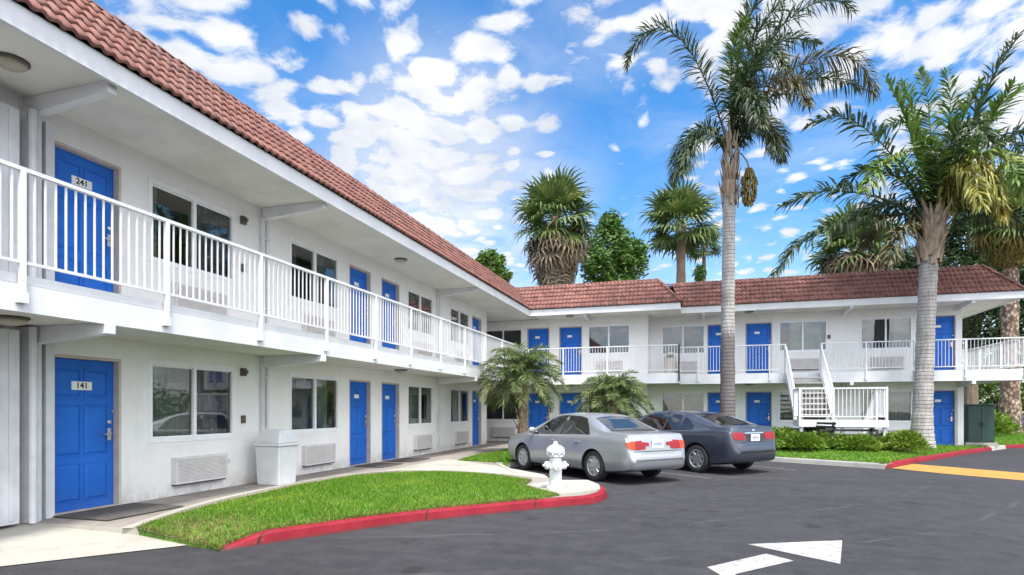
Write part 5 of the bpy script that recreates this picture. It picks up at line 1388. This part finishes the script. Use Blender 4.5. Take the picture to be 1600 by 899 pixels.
    for i, (p, de, m, L, dr) in enumerate(F):
        pinnate('frond', s, px_line(p, d, de), L*1.5, m, org, n=92, droop=dr, plume=.5, width=.075, rach=.036, seed=40+i, base_frac=.13)
    for arc, hang, n in (([(1462, 360), (1480, 290), (1510, 248), (1545, 250), (1560, 285)], 42, 26), ([(1462, 362), (1478, 310), (1500, 272), (1522, 285)], 42, 22)):
        P, L = curve3(px_line(arc, d, -1.2), 40); mb = MB(); mb.tube([tuple(x) for x in P[::4]], .02, 6)
        for k in range(n*4):
            i = int(10+29*random.random()); p = Vector(P[i]); a = random.uniform(0, 2*PI); r = random.uniform(.05, .32); h = random.uniform(.4, hang*d/930)
            q1 = p+Vector((math.cos(a)*r, math.sin(a)*r, .02)); q2 = p+Vector((math.cos(a)*r*1.3, math.sin(a)*r*1.3, -h))
            w = .012
            mb.add([p, q1+Vector((w, 0, 0)), q2, q1-Vector((w, 0, 0))], [(0, 1, 2, 3)])
            for e in range(3):
                c_0 = q1.lerp(q2, random.random()); mb.add([c_0, c_0+Vector((.03, .01, -.03)), c_0+Vector((0, .02, -.07)), c_0+Vector((-.03, 0, -.03))], [(0, 1, 2, 3)])
        mb.v = [tuple(Vector(p)-b) for p in mb.v]; mb.build('flower_spray', 'flower spray', s)
queen_palm_wide()

def fan_mesh(rad, nseg, m, seed, hang=.25, name='frond'):
    r = random.Random(seed); mb = MB()
    mb.tube([(0, 0, 0), (rad*.35, 0, .06*rad), (rad*.75, 0, 0)], [.028, .02, .012], 5)
    c = Vector((rad*.72, 0, 0))
    for k in range(nseg):
        a = (k/(nseg-1)-.5)*R(250); L = rad*(.62+.30*math.cos(a*.5))*r.uniform(.88, 1.08)
        dv = Vector((math.cos(a), math.sin(a), .05*math.cos(k*PI))); sd = Vector((-math.sin(a), math.cos(a), 0)); w = L*.058
        fold = .03*(1 if k % 2 else -1)
        p1 = c+dv*L*.5+Vector((0, 0, fold-.02*L)); p2 = c+dv*L*.8+Vector((0, 0, -.12*L*hang*2)); p3 = c+dv*L*1.0+Vector((0, 0, -hang*L*r.uniform(.7, 1.5)))
        mb.add([c, p1-sd*w, p1+sd*w, p2-sd*w*.6, p2+sd*w*.6, p3], [(0, 1, 2), (1, 3, 4, 2), (3, 5, 4)])
    return mb.mesh(name, m)
FANS = [fan_mesh(1.0, 22, 'fan palm leaf', k, .18+.1*k) for k in range(3)]
DEAD = [fan_mesh(1.0, 18, 'dead palm leaf', 10+k, .5) for k in range(3)]
GOLD = [fan_mesh(1.0, 18, 'golden palm leaf', 20+k, .5) for k in range(3)]
def fan_palm(u, vc, d, crown_px, label, skirt=0.0, nlive=34, trunk_r=.25, m='brown palm trunk', dead=DEAD, seed=0, base_z=0.0, group=None, lean=0.0):
    r = random.Random(seed); c = at(u, vc, d); rad = crown_px*d/930*.68
    b = Vector((c.x-lean, c.y, base_z)); s = empty('palm_tree', b, 0, label=label, cat='palm')
    if group: s['group'] = group
    ring_trunk('trunk', s, [b, b.lerp(c, .5), c], [trunk_r*1.35, trunk_r, trunk_r*.9], m, tuple(b), 14, .06)
    top = c-b
    for k in range(nlive):
        az = k*2.399963; t = (k+.5)/nlive; el = R(84-(138 if skirt > 2 else 122)*t)+r.uniform(-.16, .16)
        o = link('frond', FANS[k % 3], s, tuple(top+Vector((math.cos(az), math.sin(az), 0))*trunk_r*.5+Vector((0, 0, .25-.5*t))))
        o.rotation_euler = (r.uniform(-.4, .4), -el, az); sc = rad*r.uniform(.9, 1.15); o.scale = (sc, sc, sc)
    if skirt:
        n = 64
        V = []; F = []; mb = MB()
        for k in range(n*2):
            az = k*2.399963+r.uniform(-.2, .2); t = k/(n*2); el = R(-22-58*min(1, t*1.6))+r.uniform(-.12, .12)
            M = Matrix.Translation(top+Vector((math.cos(az)*trunk_r*.9, math.sin(az)*trunk_r*.9, -(.1 if skirt < 2 else .75)-skirt*t))) @ Euler((r.uniform(-.5, .5), -el, az)).to_matrix().to_4x4() @ Matrix.Scale(rad*r.uniform(.72, 1.0)*(1-.12*t), 4)
            src = dead[k % 3]
            mb.add([M @ v.co for v in src.vertices], [tuple(p.vertices) for p in src.polygons])
        mb.build('skirt', src.materials[0].name, s)
    return s
fan_palm(868, 340, 38, 60, 'shaggy fan palm with a thick skirt of dead leaves above the corner roof', 3.0, 42, .34, seed=1)
fan_palm(1064, 352, 52, 58, 'fan palm with a bare brown trunk, behind the far roof left of the tallest palm', 0, 34, .42, seed=2)
fan_palm(1100, 385, 64, 30, 'smaller fan palm partly behind the one with the bare brown trunk', 0, 24, .22, seed=3)
fan_palm(1335, 392, 42, 62, 'low fan palm showing over the far roof between the two tall palms', .5, 34, .3, seed=4)
fan_palm(1578, 345, 31, 52, 'thick-trunked palm with scarred bark and a golden dead skirt at the right edge', 1.0, 34, .38, seed=5, dead=GOLD, base_z=G, m='scaly palm trunk')

def date_palm(u, vb, vc, d, label, n, fl, trunk_r, seed):
    r = random.Random(seed); b = at(u, vb, d); b.z = G; c = at(u, vc, d); org = tuple(b)
    s = empty('palm_tree', b, 0, label=label, cat='palm')
    ring_trunk('trunk', s, [b, b.lerp(c, .5)+Vector((.04, 0, 0)), c], [trunk_r*1.1, trunk_r, trunk_r*1.15], 'brown palm trunk', org, 14, .10)
    boots(s, b+Vector((0, 0, .5)), c, trunk_r, trunk_r*1.25, 30, 'palm boots', org, .28, seed, .5)
    for k in range(n):
        az = k*2.399963+r.uniform(-.2, .2); t = (k+.5)/n; el = R(84-112*t); L = fl*r.uniform(.85, 1.12)*(.8+.2*t)
        o = Vector((math.cos(az), math.sin(az), 0)); P = [c]
        e = el; p = c.copy(); st = L/6
        for q in range(6):
            p = p+o*math.cos(e)*st+Vector((0, 0, math.sin(e)*st)); P.append(p.copy()); e -= R(9+8*(q/5))*(.7+.6*(1-t))
        pinnate('frond', s, P, .44, 'date palm leaf', org, n=84, droop=.45, plume=.30, width=.021, rach=.014, seed=seed+k, vee=.45, base_frac=.10)
    return s
date_palm(815, 697, 588, 18.6, 'bushy date palm with arching feathery fronds in the inner corner of the two wings', 52, 1.6, .135, 5)
date_palm(958, 690, 622, 20.3, 'smaller feathery date palm showing above the roofs of the two cars', 44, 1.45, .13, 8)

# broad-leaved trees: limbs plus leaf clumps spread through lobes of the crown
def leaves_np(C, Rr, n, size, r, gap=.55):
    """n leaf quads in blobs C (centre, radii)"""
    w = np.array([a*b*c for _, (a, b, c) in zip(C, Rr)]); w = w**.66; w /= w.sum()
    k = r.choice(len(C), n, p=w); cen = np.array([tuple(c) for c in C])[k]; rad = np.array(Rr)[k]
    d = r.normal(0, 1, (n, 3)); d /= np.linalg.norm(d, axis=1)[:, None]
    rr = (gap+(1-gap)*r.random(n))*(1+.16*np.sin(d[:, 0]*9+k)*np.sin(d[:, 1]*8)*np.cos(d[:, 2]*7)+r.normal(0, .05, n))
    p = cen+d*rad*rr[:, None]
    a = r.normal(0, 1, (n, 3)); a[:, 2] *= .6; a /= np.linalg.norm(a, axis=1)[:, None]
    b = np.cross(a, d+r.normal(0, .6, (n, 3))); b /= np.linalg.norm(b, axis=1)[:, None]
    s = size*r.uniform(.6, 1.3, n)[:, None]
    V = np.stack([p-a*s, p+b*s*.45, p+a*s, p-b*s*.45], 1).reshape(-1, 3)
    return V, np.arange(n*4).reshape(n, 4)
def tree(base, blobs, m, label, n=5000, size=.16, trunk_r=.25, seed=0, group=None, name='broadleaf_tree', cat='tree'):
    r = np.random.default_rng(seed); b = Vector(base); s = empty(name, b, 0, label=label, cat=cat)
    if group: s['group'] = group
    C = []; Rr = []
    for c, rad in blobs:
        c = Vector(c)
        C.append(c-b); Rr.append(rad)
        for q in range(7):
            d = r.normal(0, 1, 3); d /= np.linalg.norm(d); rs = r.uniform(.28, .5)
            C.append(c-b+Vector(d*np.array(rad)*.82)); Rr.append(tuple(np.array(rad)*rs))
    V, F = leaves_np(C, Rr, n, size, r)
    link('crown', np_mesh('crown', V, F, m), s)
    mb = MB(); top = sum((Vector(c)-b for c, _ in blobs), Vector())/len(blobs)
    fork = Vector((top.x*.3, top.y*.3, top.z*.45)); mb.tube([(0, 0, -.1), tuple(fork*.5), tuple(fork)], [trunk_r*1.3, trunk_r, trunk_r*.8], 10)
    for c, rad in blobs:
        c = Vector(c)-b; mb.tube([tuple(fork*.9), tuple(fork.lerp(c, .5)+Vector((.1, .1, .2))), tuple(c+Vector((0, 0, rad[2]*.5)))], [trunk_r*.6, trunk_r*.4, trunk_r*.12], 7)
    mb.build('trunk', 'bark', s)
    return s
def T(u, v, d, ru, rv=None):
    k = d/930; return (at(u, v, d), (ru*k, ru*k, (rv or ru)*k))
g0 = lambda u, d: (lambda p: (p.x, p.y, 0))(at(u, 640, d))
tree(g0(962, 44), [T(955, 390, 44, 38, 46), T(985, 412, 44, 30, 32), T(935, 420, 43, 28, 34), T(950, 355, 45, 18, 20), T(965, 460, 44, 40, 40)], 'broad leaf', 'full green tree beside the shaggy fan palm, above the far roof', 15000, .17, .35, 1)
tree(g0(768, 46), [T(766, 415, 46, 22, 24), T(785, 432, 46, 14, 16), T(752, 420, 46, 14, 18), T(770, 470, 46, 26, 30)], 'bright broad leaf', 'small leafy tree top peeking over the near roof ridge', 6500, .15, .3, 2)
tree(g0(1093, 50), [T(1093, 428, 50, 11, 13), T(1092, 447, 50, 8, 12)], 'broad leaf', 'little round-topped tree on a thin stem above the far roof', 1500, .11, .1, 3)
tree(g0(1515, 38), [T(1512, 372, 38, 34, 40), T(1545, 330, 39, 36, 46), T(1490, 420, 38, 30, 30), T(1548, 420, 37, 34, 40), T(1530, 505, 38, 42, 50)], 'dark broad leaf', 'dark dense tree rising behind the right end of the far roof', 17000, .15, .4, 4)
tree(g0(1620, 40), [T(1612, 300, 40, 50, 70), T(1622, 430, 38, 50, 70), T(1600, 520, 38, 42, 50), T(1650, 380, 40, 50, 60)], 'dark broad leaf', 'dark spreading tree at the right edge, behind the thick-trunked palm', 17000, .16, .45, 5)
tree(g0(1425, 46), [T(1420, 412, 46, 26, 28), T(1400, 430, 46, 22, 22), T(1448, 430, 46, 24, 26)], 'dark broad leaf', 'dark low tree crown behind the far roof, below the broad palm fronds', 6500, .16, .3, 6)
tree(g0(1560, 52), [T(1545, 575, 52, 40, 34), T(1590, 560, 52, 40, 36), T(1525, 600, 50, 22, 24), T(1560, 625, 50, 40, 30), T(1600, 620, 50, 40, 30)], 'broad leaf', 'mid green tree seen under the right end of the balcony', 7000, .17, .3, 8)

# low shrubs in the bed before the far wing
def shrub_mesh(seed, w, h, n):
    r = np.random.default_rng(seed); V = []; F = []
    az = r.uniform(0, 2*PI, n); el = r.uniform(.25, 1.45, n); L = r.uniform(.55, 1.05, n); ln = r.uniform(.12, .24, n)
    d = np.stack([np.cos(az)*np.cos(el)*w, np.sin(az)*np.cos(el)*w, np.sin(el)*h], 1)
    p = d*L[:, None]; p[:, 2] += .02
    o = d/np.linalg.norm(d, axis=1)[:, None]+r.normal(0, .35, (n, 3))+np.array([0, 0, .25]); o /= np.linalg.norm(o, axis=1)[:, None]
    s = np.cross(o, r.normal(0, 1, (n, 3))); s /= np.linalg.norm(s, axis=1)[:, None]
    wv = s*(ln*.13)[:, None]
    tip = p+o*ln[:, None]-np.array([0, 0, 1])*(ln*.25)[:, None]; mid = p+o*(ln*.5)[:, None]
    A = np.stack([p-wv*.3, mid-wv, tip, mid+wv], 1).reshape(-1, 3); A[:, 2] = np.maximum(A[:, 2], 0.0)
    return np_mesh('leaves', A, np.arange(n*4).reshape(n, 4), 'shrub leaf')
SH = [shrub_mesh(k, .52+.06*(k % 3), .56+.09*(k % 2), 1500) for k in range(4)]
mb = MB()
for k in range(7):
    a = k*.9; mb.tube([(0, 0, -.05), (.12*math.cos(a), .12*math.sin(a), .2), (.3*math.cos(a), .3*math.sin(a), .42)], [.014, .01, .005], 5)
STEM = mb.mesh('stems', 'bark')
def shrub(x, y, k, sc, label):
    z = lawn_h(np.array([[x, y]]))[0]
    o = empty('shrub', (x, y, z-.02), random.uniform(0, 6), label=label, cat='shrub')
    if label == row: o['group'] = 'low green shrubs in the bed before the stairs'
    o.scale = (sc, sc, sc*random.uniform(.85, 1.1))
    link('leaves', SH[k % 4], o); link('stems', STEM, o)
row = 'low bright green shrub in the packed bed between the grey kerb and the staircase'
for i, u in enumerate(range(1196, 1428, 17)):
    p = at(u, 640, 18.3+.5*math.sin(i*1.3)); shrub(p.x, p.y, i, random.uniform(.72, .92), row)
for i, u in enumerate(range(1205, 1300, 24)):
    p = at(u, 640, 19.6); shrub(p.x, p.y, i+2, random.uniform(.8, 1.0), row)
for i, (u, d, sc) in enumerate(((1541, 27.5, 1.7), (1556, 29, 1.4))):
    p = at(u, 640, d); shrub(p.x, p.y, i, sc, ('tall pale shrub right of the green utility cabinet', 'small pale shrub at the foot of the thick-trunked palm')[i]); 
# planting bed under the date palms
bed = [g2(800, 699), (-6.0, 19.5), (-6.0, 21.5), (-1.8, 22.5), (1.2, 21.0), (.3, 19.6), (-2.5, 18.1)]
structure(MB().prism([tuple(p[:2]) for p in bed], G, G+.135).build('planting_bed', 'planting soil'))

# far belt of trees beyond the lot, one mass
r_ = np.random.default_rng(77); C = []; Rr = []
for i in range(64):
    x = -50+i*2.3+r_.uniform(-.8, .8); h = r_.uniform(1.9, 3.0); C.append(Vector((x, 74+r_.uniform(-4, 4)-max(0, x-25)*.45, h*.85))); Rr.append((r_.uniform(1.8, 2.8), 2.0, h))
V, F = leaves_np(C, Rr, 26000, .26, r_, .35)
o = link('treeline', np_mesh('treeline', V, F, 'dark broad leaf')); o['kind'] = 'stuff'
